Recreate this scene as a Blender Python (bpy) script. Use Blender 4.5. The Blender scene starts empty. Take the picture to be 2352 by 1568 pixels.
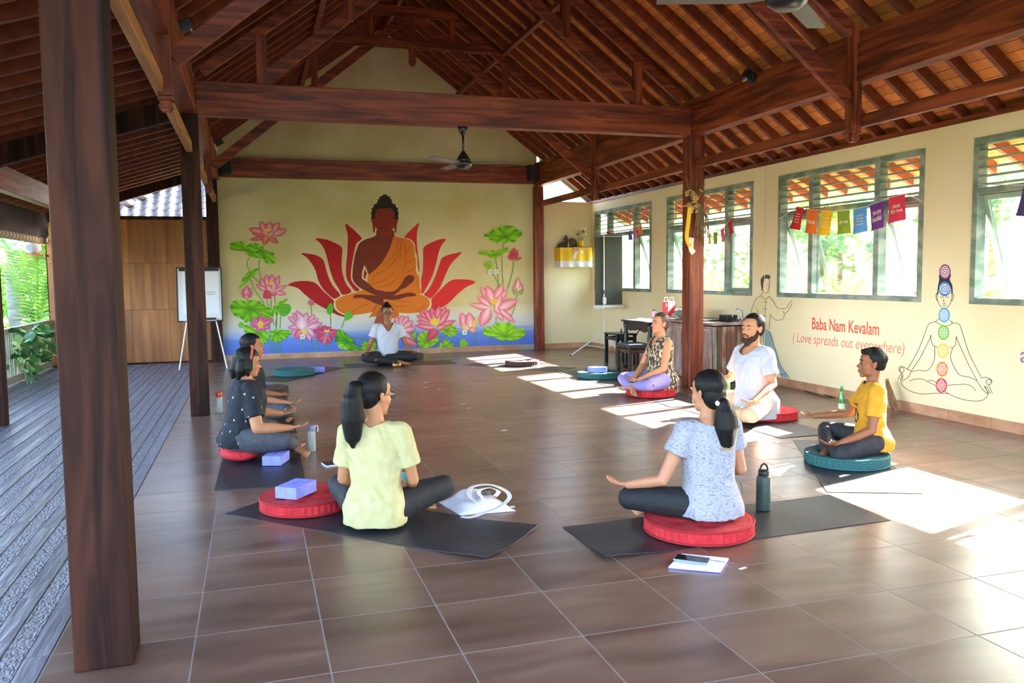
import bpy, bmesh, math, random
import numpy as np
from mathutils import Vector, Matrix, Quaternion, noise as mnoise
PI = math.pi
scene = bpy.context.scene
COL = scene.collection
random.seed(7)

# ------------------------------------------------------------------ camera, light, exposure
FPX, YAW, PITCH, ROLL = 1915.67, 0.299837, 0.079679, -0.010593
CAM = Vector((0.27161, -3.04645, 1.46018))
_f = Vector((math.sin(YAW)*math.cos(PITCH), math.cos(YAW)*math.cos(PITCH), -math.sin(PITCH)))
_r = Vector((math.cos(YAW), -math.sin(YAW), 0)); _u = _r.cross(_f)
_x = math.cos(ROLL)*_r + math.sin(ROLL)*_u; _y = -math.sin(ROLL)*_r + math.cos(ROLL)*_u
cd = bpy.data.cameras.new('camera'); cam = bpy.data.objects.new('camera', cd); COL.objects.link(cam)
cd.sensor_width = 36; cd.lens = FPX/2352*36; cd.clip_start = .05; cd.clip_end = 300
cam.matrix_world = Matrix(((_x.x,_y.x,-_f.x,CAM.x),(_x.y,_y.y,-_f.y,CAM.y),(_x.z,_y.z,-_f.z,CAM.z),(0,0,0,1)))
scene.camera = cam
SUN_DIR = Vector((1, .30, .65)).normalized()
sl = bpy.data.lights.new('sun', 'SUN'); sl.energy = 50.0; sl.angle = .009; sl.color = (1, .95, .88)
so = bpy.data.objects.new('sun', sl); COL.objects.link(so); so.rotation_euler = SUN_DIR.to_track_quat('Z','Y').to_euler(); so.location = (20, 10, 15)
w = bpy.data.worlds.new('sky'); scene.world = w; w.use_nodes = True
nt = w.node_tree; bg = nt.nodes['Background']
sky = nt.nodes.new('ShaderNodeTexSky'); sky.sky_type = 'NISHITA'; sky.sun_disc = False
sky.sun_elevation = math.radians(30); sky.sun_rotation = math.radians(73); sky.dust_density = 3.0; sky.air_density = 1.0
nt.links.new(sky.outputs[0], bg.inputs[0]); bg.inputs[1].default_value = .95
scene.view_settings.view_transform = 'Standard'; scene.view_settings.look = 'None'
scene.view_settings.exposure = 1.88; scene.view_settings.gamma = 1
scene.view_settings.use_curve_mapping = False
cy = scene.cycles
cy.use_denoising = True; cy.use_adaptive_sampling = True; cy.adaptive_threshold = .05; cy.max_bounces = 6; cy.diffuse_bounces = 5; cy.glossy_bounces = 3; cy.transmission_bounces = 5
cy.transparent_max_bounces = 10; cy.sample_clamp_indirect = 8; cy.caustics_reflective = False; cy.caustics_refractive = False

def at(px, py, axis, val):
    """photo pixel -> point on the plane where coordinate `axis` equals val"""
    d = _f + _x*((px-1176)/FPX) - _y*((py-784)/FPX)
    return CAM + d*((val-CAM[axis])/d[axis])
def pix(p):
    d = Vector(p)-CAM; z = d.dot(_f)
    return (1176+FPX*d.dot(_x)/z, 784-FPX*d.dot(_y)/z, z)
def inframe(p, m=60):
    x, y, z = pix(p); return z > .1 and -m < x < 2352+m and -m < y < 1568+m

# ------------------------------------------------------------------ materials
def lin(h):
    if isinstance(h, str):
        h = h.lstrip('#'); c = [int(h[i:i+2], 16)/255 for i in (0, 2, 4)]
        return tuple((v/12.92 if v <= .04045 else ((v+.055)/1.055)**2.4) for v in c)
    return tuple(h)
MATS = {}
def mat(name, col, rough=.6, col2=None, nscale=(6,6,6), detail=4, lo=.35, hi=.65, bump=0, bscale=None, metal=0, spec=.5, rnd=0, attr=None, trans=0, alpha=1, coord='Object', emit=0, wave=None, sss=0, distort=0.0, col3=None):
    if name in MATS: return MATS[name]
    m = bpy.data.materials.new(name); m.use_nodes = True; n = m.node_tree.nodes; l = m.node_tree.links
    b = n['Principled BSDF']; MATS[name] = m
    c1 = (*lin(col), 1); b.inputs['Base Color'].default_value = c1
    b.inputs['Roughness'].default_value = rough; b.inputs['Metallic'].default_value = metal
    b.inputs['Specular IOR Level'].default_value = spec
    if trans: b.inputs['Transmission Weight'].default_value = trans
    if alpha < 1: b.inputs['Alpha'].default_value = alpha
    if sss: b.inputs['Subsurface Weight'].default_value = sss; b.inputs['Subsurface Radius'].default_value = (.02,.008,.004)
    src = None
    if attr:
        a = n.new('ShaderNodeAttribute'); a.attribute_name = attr; src = a.outputs['Color']
    if col2 or bump or rnd:
        tc = n.new('ShaderNodeTexCoord'); mp = n.new('ShaderNodeMapping'); mp.inputs['Scale'].default_value = nscale
        l.new(tc.outputs[coord], mp.inputs['Vector']); vec = mp.outputs[0]
        if rnd:
            oi = n.new('ShaderNodeObjectInfo'); va = n.new('ShaderNodeVectorMath'); va.operation = 'MULTIPLY_ADD'
            cx = n.new('ShaderNodeCombineXYZ'); 
            for i in range(3): l.new(oi.outputs['Random'], cx.inputs[i])
            l.new(cx.outputs[0], va.inputs[0]); va.inputs[1].default_value = (37, 61, 23); l.new(vec, va.inputs[2]); vec = va.outputs[0]
        nz = n.new('ShaderNodeTexNoise'); nz.inputs['Detail'].default_value = detail; nz.inputs['Scale'].default_value = 1; nz.inputs['Distortion'].default_value = distort
        l.new(vec, nz.inputs['Vector'])
        if col2:
            cr = n.new('ShaderNodeValToRGB'); cr.color_ramp.elements[0].position = lo; cr.color_ramp.elements[1].position = hi
            cr.color_ramp.elements[0].color = c1; cr.color_ramp.elements[1].color = (*lin(col2), 1)
            if col3:
                e = cr.color_ramp.elements.new((lo+hi)/2); e.color = (*lin(col3), 1)
            l.new(nz.outputs['Fac'], cr.inputs[0])
            if src:
                mx = n.new('ShaderNodeMix'); mx.data_type = 'RGBA'; mx.blend_type = 'MULTIPLY'; mx.inputs[0].default_value = 1
                l.new(src, mx.inputs[6]); l.new(cr.outputs[0], mx.inputs[7]); src = mx.outputs[2]
            else: src = cr.outputs[0]
        if rnd:
            hs = n.new('ShaderNodeHueSaturation'); mr = n.new('ShaderNodeMapRange'); l.new(oi.outputs['Random'], mr.inputs[0])
            mr.inputs[3].default_value = 1-rnd; mr.inputs[4].default_value = 1+rnd; l.new(mr.outputs[0], hs.inputs['Value'])
            if src: l.new(src, hs.inputs['Color'])
            else: hs.inputs['Color'].default_value = c1
            src = hs.outputs[0]
        if bump:
            bn = n.new('ShaderNodeBump'); bn.inputs['Strength'].default_value = bump; bn.inputs['Distance'].default_value = .02
            if bscale:
                n2 = n.new('ShaderNodeTexNoise'); m2 = n.new('ShaderNodeMapping'); m2.inputs['Scale'].default_value = bscale
                l.new(tc.outputs[coord], m2.inputs['Vector']); l.new(m2.outputs[0], n2.inputs['Vector']); n2.inputs['Scale'].default_value = 1; n2.inputs['Detail'].default_value = 3
                l.new(n2.outputs['Fac'], bn.inputs['Height'])
            else: l.new(nz.outputs['Fac'], bn.inputs['Height'])
            l.new(bn.outputs[0], b.inputs['Normal'])
    if src: l.new(src, b.inputs['Base Color'])
    if emit:
        b.inputs['Emission Strength'].default_value = emit; b.inputs['Emission Color'].default_value = c1
    return m

def glass(name='pane_glass', tint=(.93,.97,.95), gl=.10):
    if name in MATS: return MATS[name]
    m = bpy.data.materials.new(name); m.use_nodes = True; n = m.node_tree.nodes; l = m.node_tree.links; n.clear()
    o = n.new('ShaderNodeOutputMaterial'); t = n.new('ShaderNodeBsdfTransparent'); t.inputs[0].default_value = (*tint, 1)
    g = n.new('ShaderNodeBsdfGlossy'); g.inputs['Roughness'].default_value = .03; x = n.new('ShaderNodeMixShader')
    fr = n.new('ShaderNodeFresnel'); fr.inputs[0].default_value = 1.45; ml = n.new('ShaderNodeMath'); ml.operation = 'MULTIPLY_ADD'
    l.new(fr.outputs[0], ml.inputs[0]); ml.inputs[1].default_value = .7; ml.inputs[2].default_value = gl*.2
    l.new(ml.outputs[0], x.inputs[0]); l.new(t.outputs[0], x.inputs[1]); l.new(g.outputs[0], x.inputs[2]); l.new(x.outputs[0], o.inputs[0])
    MATS[name] = m; return m

def wood(name, dark, light, axis, rough=.45, rnd=0, dens=1, mid=None, spec=.4):
    s = [14*dens]*3; s[axis] = 1.1*dens
    return mat(name, dark, rough, light, tuple(s), 5, .34, .66, .12, rnd=rnd, distort=.9, col3=mid, spec=spec)
for ax, c in enumerate('xyz'):
    wood('beam_wood_'+c, '4a1d0f', '994a29', ax, .5, mid='73301b')
    wood('pale_wood_'+c, '9a6138', 'c08a55', ax, .55)
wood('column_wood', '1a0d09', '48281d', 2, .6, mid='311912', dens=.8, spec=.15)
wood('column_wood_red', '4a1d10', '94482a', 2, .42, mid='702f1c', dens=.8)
mat('rafter_wood', '602814', .6, '7d3a20', (9,9,9), rnd=.12)
mat('board', 'bd6a35', .6, 'd68a49', (3,14,14), 3, .3, .7, rnd=.25)
mat('board_fill', 'bd6a35', .6, 'd08345', (6,6,6), 3)
mat('plaster', 'd5c891', .85, 'e0d5ad', (1.1,1.1,1.1), 6, .38, .66, .05, (30,30,30))
mat('plaster_right', 'e2d5ae', .85, 'e9dec0', (.9,.9,.9), 5, .38, .66, .05, (30,30,30))
mat('grout', 'a39a96', .8)
mat('floor_tile', '5e453a', .28, '866a5c', (1.6,5.5,5.5), 6, .3, .72, .03, (8,8,8), rnd=.10, distort=.6, spec=.9)
mat('veranda_plank', '5d5a63', .4, '7a7780', (22,2.5,10), 4, .3, .7, .35, rnd=.1)
mat('veranda_pebble', '66636b', .5, '827f88', (30,30,30), 2, .4, .6, 1.0, (75,38,75))
mat('skirting', 'a8795a', .4, 'c59a7c', (4,4,9), 5, rnd=.12)
mat('green_frame', '66796f', .75, '959d93', (5,5,9), 6, .4, .62, .2)
mat('green_slat', '97a99d', .65, '82978d', (5,5,5))
mat('paint', 'ffffff', .8, attr='Col')
mat('white_paint', 'e8e8e6', .5); mat('black_metal', '161415', .4, spec=.5); mat('black_plastic', '141414', .5)
mat('grey_metal', '8f9396', .3, metal=.8); mat('chrome', 'd0d0d0', .2, metal=1)

# ------------------------------------------------------------------ mesh helpers
class MB:
    def __init__(s): s.v = []; s.f = []; s.c = []; s.col = None
    def add(s, vs, fs):
        o = len(s.v); s.v += [tuple(v) for v in vs]; s.f += [tuple(i+o for i in f) for f in fs]
        s.c += [s.col]*len(vs)
    def box(s, c, d, R=None):
        hx, hy, hz = d[0]/2, d[1]/2, d[2]/2; c = Vector(c)
        vs = [Vector((x, y, z)) for x in (-hx, hx) for y in (-hy, hy) for z in (-hz, hz)]
        if R is not None: vs = [R @ v for v in vs]
        s.add([c+v for v in vs], [(0,1,3,2),(4,6,7,5),(0,4,5,1),(2,3,7,6),(0,2,6,4),(1,5,7,3)]); return s
    def span(s, a, b):
        a, b = Vector(a), Vector(b); return s.box((a+b)/2, [abs(x) for x in (b-a)])
    def bar(s, a, b, w, h, up=(0,0,1)):
        """square bar from a to b, w across, h along `up`"""
        a, b = Vector(a), Vector(b); d = b-a; L = d.length; d.normalize(); up = Vector(up)
        x = d.cross(up).normalized(); z = x.cross(d)
        R = Matrix((x, d, z)).transposed(); return s.box((a+b)/2, (w, L, h), R)
    def prism(s, pts, depth):
        """polygon (3D points) extruded by vector depth"""
        n = len(pts); d = Vector(depth); p = [Vector(q) for q in pts]
        s.add(p+[q+d for q in p], [tuple(range(n))[::-1], tuple(range(n, 2*n))]+[(i, (i+1)%n, n+(i+1)%n, n+i) for i in range(n)]); return s
    def tube(s, pts, rad, seg=8, cap=True, flat=None):
        pts = [Vector(p) for p in pts]; n = len(pts)
        if not hasattr(rad, '__len__'): rad = [rad]*n
        rings = []; prev = None
        for i, p in enumerate(pts):
            t = (pts[min(i+1, n-1)]-pts[max(i-1, 0)]); t = t.normalized() if t.length > 1e-9 else Vector((0,0,1))
            if prev is None: a = t.orthogonal().normalized()
            else:
                a = prev - t*prev.dot(t); a = a.normalized() if a.length > 1e-6 else t.orthogonal().normalized()
            prev = a; b = t.cross(a)
            rings.append([p+(a*math.cos(k*2*PI/seg)+b*math.sin(k*2*PI/seg))*rad[i] for k in range(seg)])
        vs = [v for r in rings for v in r]; fs = []
        for i in range(n-1):
            for k in range(seg):
                fs.append((i*seg+k, i*seg+(k+1)%seg, (i+1)*seg+(k+1)%seg, (i+1)*seg+k))
        if cap: fs += [tuple(range(seg))[::-1], tuple(range((n-1)*seg, n*seg))]
        s.add(vs, fs); return s
    def limb(s, pts, rad, seg=10):
        """tapered limb with rounded ends"""
        s.tube(pts, rad, seg)
        for p, r in zip(pts, rad): s.ell(p, (r, r, r), seg=seg, rings=6)
        return s
    def ell(s, c, r, R=None, seg=14, rings=9):
        c = Vector(c); vs = [Vector((0,0,r[2]))]
        for i in range(1, rings):
            a = PI*i/rings
            for k in range(seg):
                b = 2*PI*k/seg; vs.append(Vector((r[0]*math.sin(a)*math.cos(b), r[1]*math.sin(a)*math.sin(b), r[2]*math.cos(a))))
        vs.append(Vector((0,0,-r[2]))); N = len(vs)-1
        fs = [(0, 1+k, 1+(k+1)%seg) for k in range(seg)]
        for i in range(rings-2):
            for k in range(seg):
                a = 1+i*seg+k; b = 1+i*seg+(k+1)%seg; fs.append((a, a+seg, b+seg, b))
        o = 1+(rings-2)*seg; fs += [(N, o+(k+1)%seg, o+k) for k in range(seg)]
        if R is not None: vs = [R @ v for v in vs]
        s.add([c+v for v in vs], fs); return s
    def lathe(s, prof, c=(0,0,0), seg=24, R=None):
        c = Vector(c); vs = []; n = len(prof)
        for r, z in prof:
            for k in range(seg): vs.append(Vector((r*math.cos(2*PI*k/seg), r*math.sin(2*PI*k/seg), z)))
        if R is not None: vs = [R @ v for v in vs]
        fs = [(i*seg+k, i*seg+(k+1)%seg, (i+1)*seg+(k+1)%seg, (i+1)*seg+k) for i in range(n-1) for k in range(seg)]
        fs += [tuple(range(seg))[::-1], tuple(range((n-1)*seg, n*seg))]
        s.add([c+v for v in vs], fs); return s
    def loft(s, rings):
        """rings of equal point count"""
        m = len(rings[0]); vs = [Vector(v) for r in rings for v in r]; n = len(rings)
        fs = [(i*m+k, i*m+(k+1)%m, (i+1)*m+(k+1)%m, (i+1)*m+k) for i in range(n-1) for k in range(m)]
        fs += [tuple(range(m))[::-1], tuple(range((n-1)*m, n*m))]
        s.add(vs, fs); return s
    def mesh(s, name):
        me = bpy.data.meshes.new(name); me.from_pydata(s.v, [], s.f)
        if any(c is not None for c in s.c):
            at_ = me.color_attributes.new('Col', 'FLOAT_COLOR', 'POINT')
            flat = []
            for c in s.c: flat += [*(c or (1,1,1)), 1.0]
            at_.data.foreach_set('color', flat)
        me.validate(); me.update(); return me
    def build(s, name, m, parent=None, smooth=False, bevel=0, loc=None, rotz=0):
        o = bpy.data.objects.new(name, s.mesh(name)); COL.objects.link(o)
        if isinstance(m, str): m = MATS[m]
        o.data.materials.append(m)
        if smooth:
            for p in o.data.polygons: p.use_smooth = True
        if bevel:
            b = o.modifiers.new('bevel', 'BEVEL'); b.width = bevel; b.segments = 2; b.limit_method = 'ANGLE'
        if loc is not None: o.location = loc
        if rotz: o.rotation_euler.z = rotz
        if parent is not None: o.parent = parent
        return o
def tag(o, label=None, cat=None, group=None, kind=None):
    if label: o['label'] = label
    if cat: o['category'] = cat
    if group: o['group'] = group
    if kind: o['kind'] = kind
    return o
def empty(name, loc=(0,0,0), rz=0):
    o = bpy.data.objects.new(name, None); COL.objects.link(o); o.location = loc; o.rotation_euler.z = rz; o.empty_display_size = .1; return o
def inst(name, me, parent=None, loc=(0,0,0), rot=None):
    o = bpy.data.objects.new(name, me); COL.objects.link(o); o.location = loc
    if rot is not None: o.rotation_euler = rot
    if parent is not None: o.parent = parent
    return o
def meshof(mb, name, m):
    me = mb.mesh(name); me.materials.append(MATS[m] if isinstance(m, str) else m); return me
def struct(o): o['kind'] = 'structure'; return o
# ------------------------------------------------------------------ structure
XL, XR, MX = -.31, 5.6, 2.63
ROWS = (-5.6, .4, 6.4, 12.42)
WX = 6.75
def zr(x): return 5.92-.742*abs(x-MX)
def zv(x): return 3.36+.317*(x-XL)      # veranda roof, falls to the left

# floor: one object per tile, the 300 nearest in view
fl = struct(MB().span((-.53,-5.6,-.06),(WX+.15,12.6,-.0012)).build('floor', 'grout'))
T = .5; g = .0035
tb = MB(); tb.box((0,0,-.004),(T-2*g,T-2*g,.008)); tile_me = meshof(tb, 'tile', 'floor_tile')
tb = MB(); tb.box((0,0,-.004),(.53-2*g,T-2*g,.008)); tile_edge = meshof(tb, 'tile_edge', 'floor_tile')
cells = []
for j in range(-11, 25):
    for i in range(-1, 14):
        x = i*T+T/2 if i >= 0 else -.265; cells.append((x, j*T+T/2, i))
cells.sort(key=lambda c: (not any(inframe((c[0]+a, c[1]+b, 0), 5) for a in (-.2,.2) for b in (-.2,.2)), (c[0]-CAM.x)**2+(c[1]-CAM.y)**2))
far = MB()
for k, (x, y, i) in enumerate(cells):
    wd = T if i >= 0 else .53
    if x+wd/2 > WX: wd = 2*(WX-(x-wd/2)) if False else wd
    if k < 300: inst('tile', tile_me if i >= 0 else tile_edge, fl, (x, y, 0))
    else: far.box((x, y, -.004), (wd-2*g, T-2*g, .008))
tag(far.build('tile_field', 'floor_tile', fl), kind='stuff')

# veranda floor: smooth planks between pebbled strips
vf = struct(MB().span((-3.3,-5.6,-.08),(-.53,12.6,-.006)).build('floor_veranda', 'grout'))
pw, qw = .088, .088
pk = meshof(MB().box((0,0,-.005),(pw-.006,.494,.01)), 'plank', 'veranda_plank')
items = []; n = 0; x = -.535
while x > -3.2:
    MB().box((x-pw-qw/2, 3.5, -.007), (qw-.006, 18.2, .008)).build('pebble_strip', 'veranda_pebble', vf)
    for j in range(-11, 25): items.append((x-pw/2, j*.5+.25+(n*.19)%.5))
    x -= pw+qw; n += 1
items = [c for c in items if c[1] < 12.35]
items.sort(key=lambda c: (not inframe((c[0], c[1], 0), 20), (c[0]-CAM.x)**2+(c[1]-CAM.y)**2))
far = MB()
for k, (x, y) in enumerate(items):
    if k < 300: inst('plank', pk, vf, (x, y, 0))
    else: far.box((x, y, -.005), (pw-.006, .494, .01))
tag(far.build('plank_field', 'veranda_plank', vf), kind='stuff')

# right wall with window openings
WIN = [(9.84, 12.30), (6.83, 9.29), (3.82, 6.26), (.78, 3.22)]
Z0, Z1 = 1.14, 2.68
wr = MB(); T0, T1 = WX, WX+.14; wtop = 2.85
wr.span((T0,-5.6,0),(T1,12.5,Z0)); wr.span((T0,-5.6,Z1),(T1,12.5,wtop))
ys = [-5.6]+[v for a in sorted(WIN) for v in a]+[12.5]
for a, b in zip(ys[0::2], ys[1::2]): wr.span((T0,a,Z0),(T1,b,Z1))
struct(wr.build('wall_right', 'plaster_right'))
bb = struct(MB().span((WX-.004,-5.6,0),(WX,12.42,.10)).build('baseboard_right', 'grout'))
sk = meshof(MB().box((0,0,.05),(.014,.495,.1)), 'skirting_tile', 'skirting')
for j in range(-11, 25): inst('skirting_tile', sk, bb, (WX-.010, j*.5+.17, 0))
struct(MB().span((WX-.03,-5.6,wtop),(WX+.15,12.5,wtop+.05)).build('trim_1', 'beam_wood_y'))

# far wall: gable with the painted lower part, and the short return beside it
def wall_mat():
    m = mat('mural_plaster', 'c9bd88', .85, 'd9cfa8', (1.3,1.3,1.3), 7, .36, .68, .05, (30,30,30)); n = m.node_tree.nodes; l = m.node_tree.links
    b = n['Principled BSDF']; src = b.inputs['Base Color'].links[0].from_socket
    g = n.new('ShaderNodeNewGeometry'); s = n.new('ShaderNodeSeparateXYZ'); l.new(g.outputs['Position'], s.inputs[0])
    nz = n.new('ShaderNodeTexNoise'); nz.inputs['Scale'].default_value = 3; mp = n.new('ShaderNodeMapping'); mp.inputs['Scale'].default_value = (.4,1,6)
    l.new(g.outputs['Position'], mp.inputs[0]); l.new(mp.outputs[0], nz.inputs[0])
    ad = n.new('ShaderNodeMath'); ad.operation = 'MULTIPLY_ADD'; l.new(nz.outputs[0], ad.inputs[0]); ad.inputs[1].default_value = .16; l.new(s.outputs[2], ad.inputs[2])
    r = n.new('ShaderNodeValToRGB'); cr = r.color_ramp; cr.elements[0].position = .25; cr.elements[0].color = (*lin('5878d8'),1)
    cr.elements[1].position = .95; cr.elements[1].color = (1,1,1,1)
    e = cr.elements.new(.44); e.color = (*lin('6f8fe0'),1); e = cr.elements.new(.60); e.color = (*lin('c3c8dc'),1)
    l.new(ad.outputs[0], r.inputs[0])
    mr = n.new('ShaderNodeMapRange'); l.new(ad.outputs[0], mr.inputs[0]); mr.inputs[1].default_value = .52; mr.inputs[2].default_value = 1.0
    mx = n.new('ShaderNodeMix'); mx.data_type = 'RGBA'; l.new(mr.outputs[0], mx.inputs[0]); l.new(r.outputs[0], mx.inputs[6]); l.new(src, mx.inputs[7])
    l.new(mx.outputs[2], b.inputs['Base Color']); return m
wall_mat()
MY = 12.44
g_ = MB(); xa, xb = XL, XR
g_.prism([(xa,MY,0),(xb,MY,0),(xb,MY,zr(xb)+.11),(MX,MY,zr(MX)+.11),(xa,MY,zr(xa)+.11)], (0,.14,0))
struct(g_.build('wall_far', 'mural_plaster'))
struct(MB().span((XR+.1,MY+.01,0),(WX+.14,MY+.15,2.88)).build('wall_corner', 'plaster_right'))
bf = struct(MB().span((xa,MY-.004,0),(WX,MY+.005,.10)).build('baseboard_far', 'grout'))
sk2 = meshof(MB().box((0,0,.05),(.495,.014,.1)), 'skirting_tile', 'skirting')
for i in range(14):
    x = xa+.25+i*.5
    if abs(x-XR) < .3 : continue
    if x+.25 < WX+.2: inst('skirting_tile', sk2, bf, (x, MY-.010, 0))
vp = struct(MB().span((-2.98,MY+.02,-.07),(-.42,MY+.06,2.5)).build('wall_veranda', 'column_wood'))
wood('ply', '7a4822', 'a86c36', 2, .5, dens=.35, rnd=.08)
px_ = [-2.96,-1.72,-1.12,-.45]
for a, b in zip(px_[:-1], px_[1:]):
    for z0, z1 in ((.03,.93),(.935,1.72),(1.725,2.46)):
        MB().span((a+.002,MY-.002,z0),(b-.002,MY+.02,z1)).build('panel', 'ply', vp)
MB().span((-2.98,MY-.015,2.46),(-.42,MY+.03,2.52)).build('top_rail', 'column_wood', vp)

# windows
wcen = ['nearest the painted wall, behind the projection screen', 'behind the wooden column and cabinet', 'with coloured cloth flags, beside the standing painted man', 'at the right edge of the picture']
for wi, (a, b) in enumerate(WIN):
    wo = struct(empty('window_%d' % (wi+1), (WX, (a+b)/2, Z0))); W = lambda mb, nm, m, p=None, **k: mb.build(nm, m, p or wo, **k)
    def loc(o): o.matrix_parent_inverse = wo.matrix_world.inverted(); return o
    wo.location = (0,0,0)
    f0, f1 = WX-.012, WX+.10
    fr = MB(); fr.span((f0,a,Z0),(f1,b,Z0+.06)).span((f0,a,Z1-.06),(f1,b,Z1)).span((f0,a,Z0+.06),(f1,a+.06,Z1-.06)).span((f0,b-.06,Z0+.06),(f1,b,Z1-.06))
    W(fr, 'frame', 'green_frame', bevel=.004)
    m1, m2 = a+.06+.60, b-.06-.60
    for m in (m1, m2): W(MB().span((f0+.002,m-.04,Z0+.06),(f1-.002,m+.04,Z1-.06)), 'mullion', 'green_frame', bevel=.004)
    zt = 2.19
    W(MB().span((f0,a+.06,zt-.03),(f1,b-.06,zt+.03)), 'transom', 'green_frame', bevel=.004)
    bays = [(a+.06, m1-.04), (m1+.04, m2-.04), (m2+.04, b-.06)]
    for bi, (y0, y1) in enumerate(bays):
        L = y1-y0
        for k in range(5):
            z = zt+.05+k*.078
            W(MB().box((WX+.045,(y0+y1)/2,z+.01),(.10,L,.012), Matrix.Rotation(math.radians(-14),3,'Y')), 'louvre_slat', 'green_slat')
        opened = bi != 1 and not (wi == 1 and bi == 0)
        ang = math.radians(-17 if opened else 0); Rm = Matrix.Rotation(ang, 3, 'Y'); top = Vector((WX+.06, (y0+y1)/2, zt-.03)); H = zt-.03-Z0-.06
        if bi == 1:
            W(MB().box(top+Vector((0,0,-H/2)), (.005, L, H)), 'pane', glass()); continue
        sb = MB(); s_ = .05
        for c, d in (((0,0,-s_/2),(.035,L-.006,s_)),((0,0,-H+s_/2),(.035,L-.006,s_)),((0,-L/2+s_/2,-H/2),(.035,s_,H-2*s_)),((0,L/2-s_/2,-H/2),(.035,s_,H-2*s_))):
            sb.box(top+Rm@Vector(c), d, Rm)
        so_ = W(sb, 'sash', 'green_slat', bevel=.003)
        MB().box(top+Rm@Vector((0,0,-H/2)), (.005, L-2*s_, H-2*s_), Rm).build('pane', glass(), so_)
        if opened: MB().tube([top+Vector((-.02,-L/2+.03,-H+.22)), top+Vector((-.05,-L/2+.03,-H+.24)), top+Vector((-.05,-L/2+.03,-H+.08)), top+Rm@Vector((0,-L/2+.04,-H+.05))], .007, 6).build('stay', 'chrome', so_)

# columns and beams
def column(x, y, m, label, h=3.15, w=.2):
    c = MB().span((x-w/2,y-w/2,.0),(x+w/2,y+w/2,h)).build('wooden_column', m, bevel=.008)
    tag(c, label, 'column', 'square wooden columns'); return c
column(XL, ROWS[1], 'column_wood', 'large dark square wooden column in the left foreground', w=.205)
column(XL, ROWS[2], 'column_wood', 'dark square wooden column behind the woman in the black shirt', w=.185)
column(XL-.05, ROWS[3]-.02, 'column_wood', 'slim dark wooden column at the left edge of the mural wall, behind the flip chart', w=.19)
column(XR, ROWS[2], 'column_wood_red', 'reddish wooden column beside the cabinet with dried plants hung on it')
column(XR, ROWS[3]-.02, 'column_wood_red', 'slim reddish wooden column at the right edge of the mural wall', w=.18)
def beam(a, b, m, label, cat='beam', group='large roof beams', name='roof_beam'):
    return tag(MB().span(a, b).build(name, m, bevel=.006), label, cat, group)
bw = .08
beam((XL+bw,ROWS[2]-bw,3.15),(XR-bw,ROWS[2]+bw,3.5),'beam_wood_x','large dark red wooden tie beam across the hall carrying the ceiling fan')
beam((XL+bw,ROWS[1]-bw,3.15),(XR-bw,ROWS[1]+bw,3.5),'beam_wood_x','wooden tie beam above the frame carrying the near ceiling fan')
beam((XL+.12,ROWS[3]-.14,3.2),(XR-.12,MY-.002,3.53),'beam_wood_x','dark red wooden beam along the mural wall under the gable')
for ya, yb, lb, lb2 in ((ROWS[2], MY-.02, 'far right long roof beam between the two reddish columns', 'far left long roof beam beside the mural wall'), (-5.6, ROWS[2], 'big near right long roof beam running over the windows to the reddish column', 'near left long roof beam over the edge of the veranda')):
    e = 0 if yb < 7 else .1
    beam((XR-bw,ya+(.0 if ya>0 else 0),3.151),(XR+bw,yb,3.5),'beam_wood_y',lb)
    beam((XL-bw,ya,3.151),(XL+bw,yb,3.5),'beam_wood_y',lb2)
for x, ya, yb, m, lb in ((XR, ROWS[2]+.1, MY-.1, 'beam_wood_y', 'thin lower rail from the reddish column to the painted wall corner'), (XR, -5.6, ROWS[2]-.1, 'beam_wood_y', 'thin lower rail in front of the near right windows'),
                          (XL, ROWS[1]+.105, ROWS[2]-.1, 'pale_wood_y', 'pale unpainted lower rail between the two left columns'), (XL, ROWS[2]+.1, ROWS[3]-.12, 'pale_wood_y', 'pale lower rail between the left column and the mural wall')):
    beam((x-.03,ya,2.76),(x+.03,yb,2.87),m,lb,'rail','lower rails under the roof beams','roof_rail')

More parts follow.
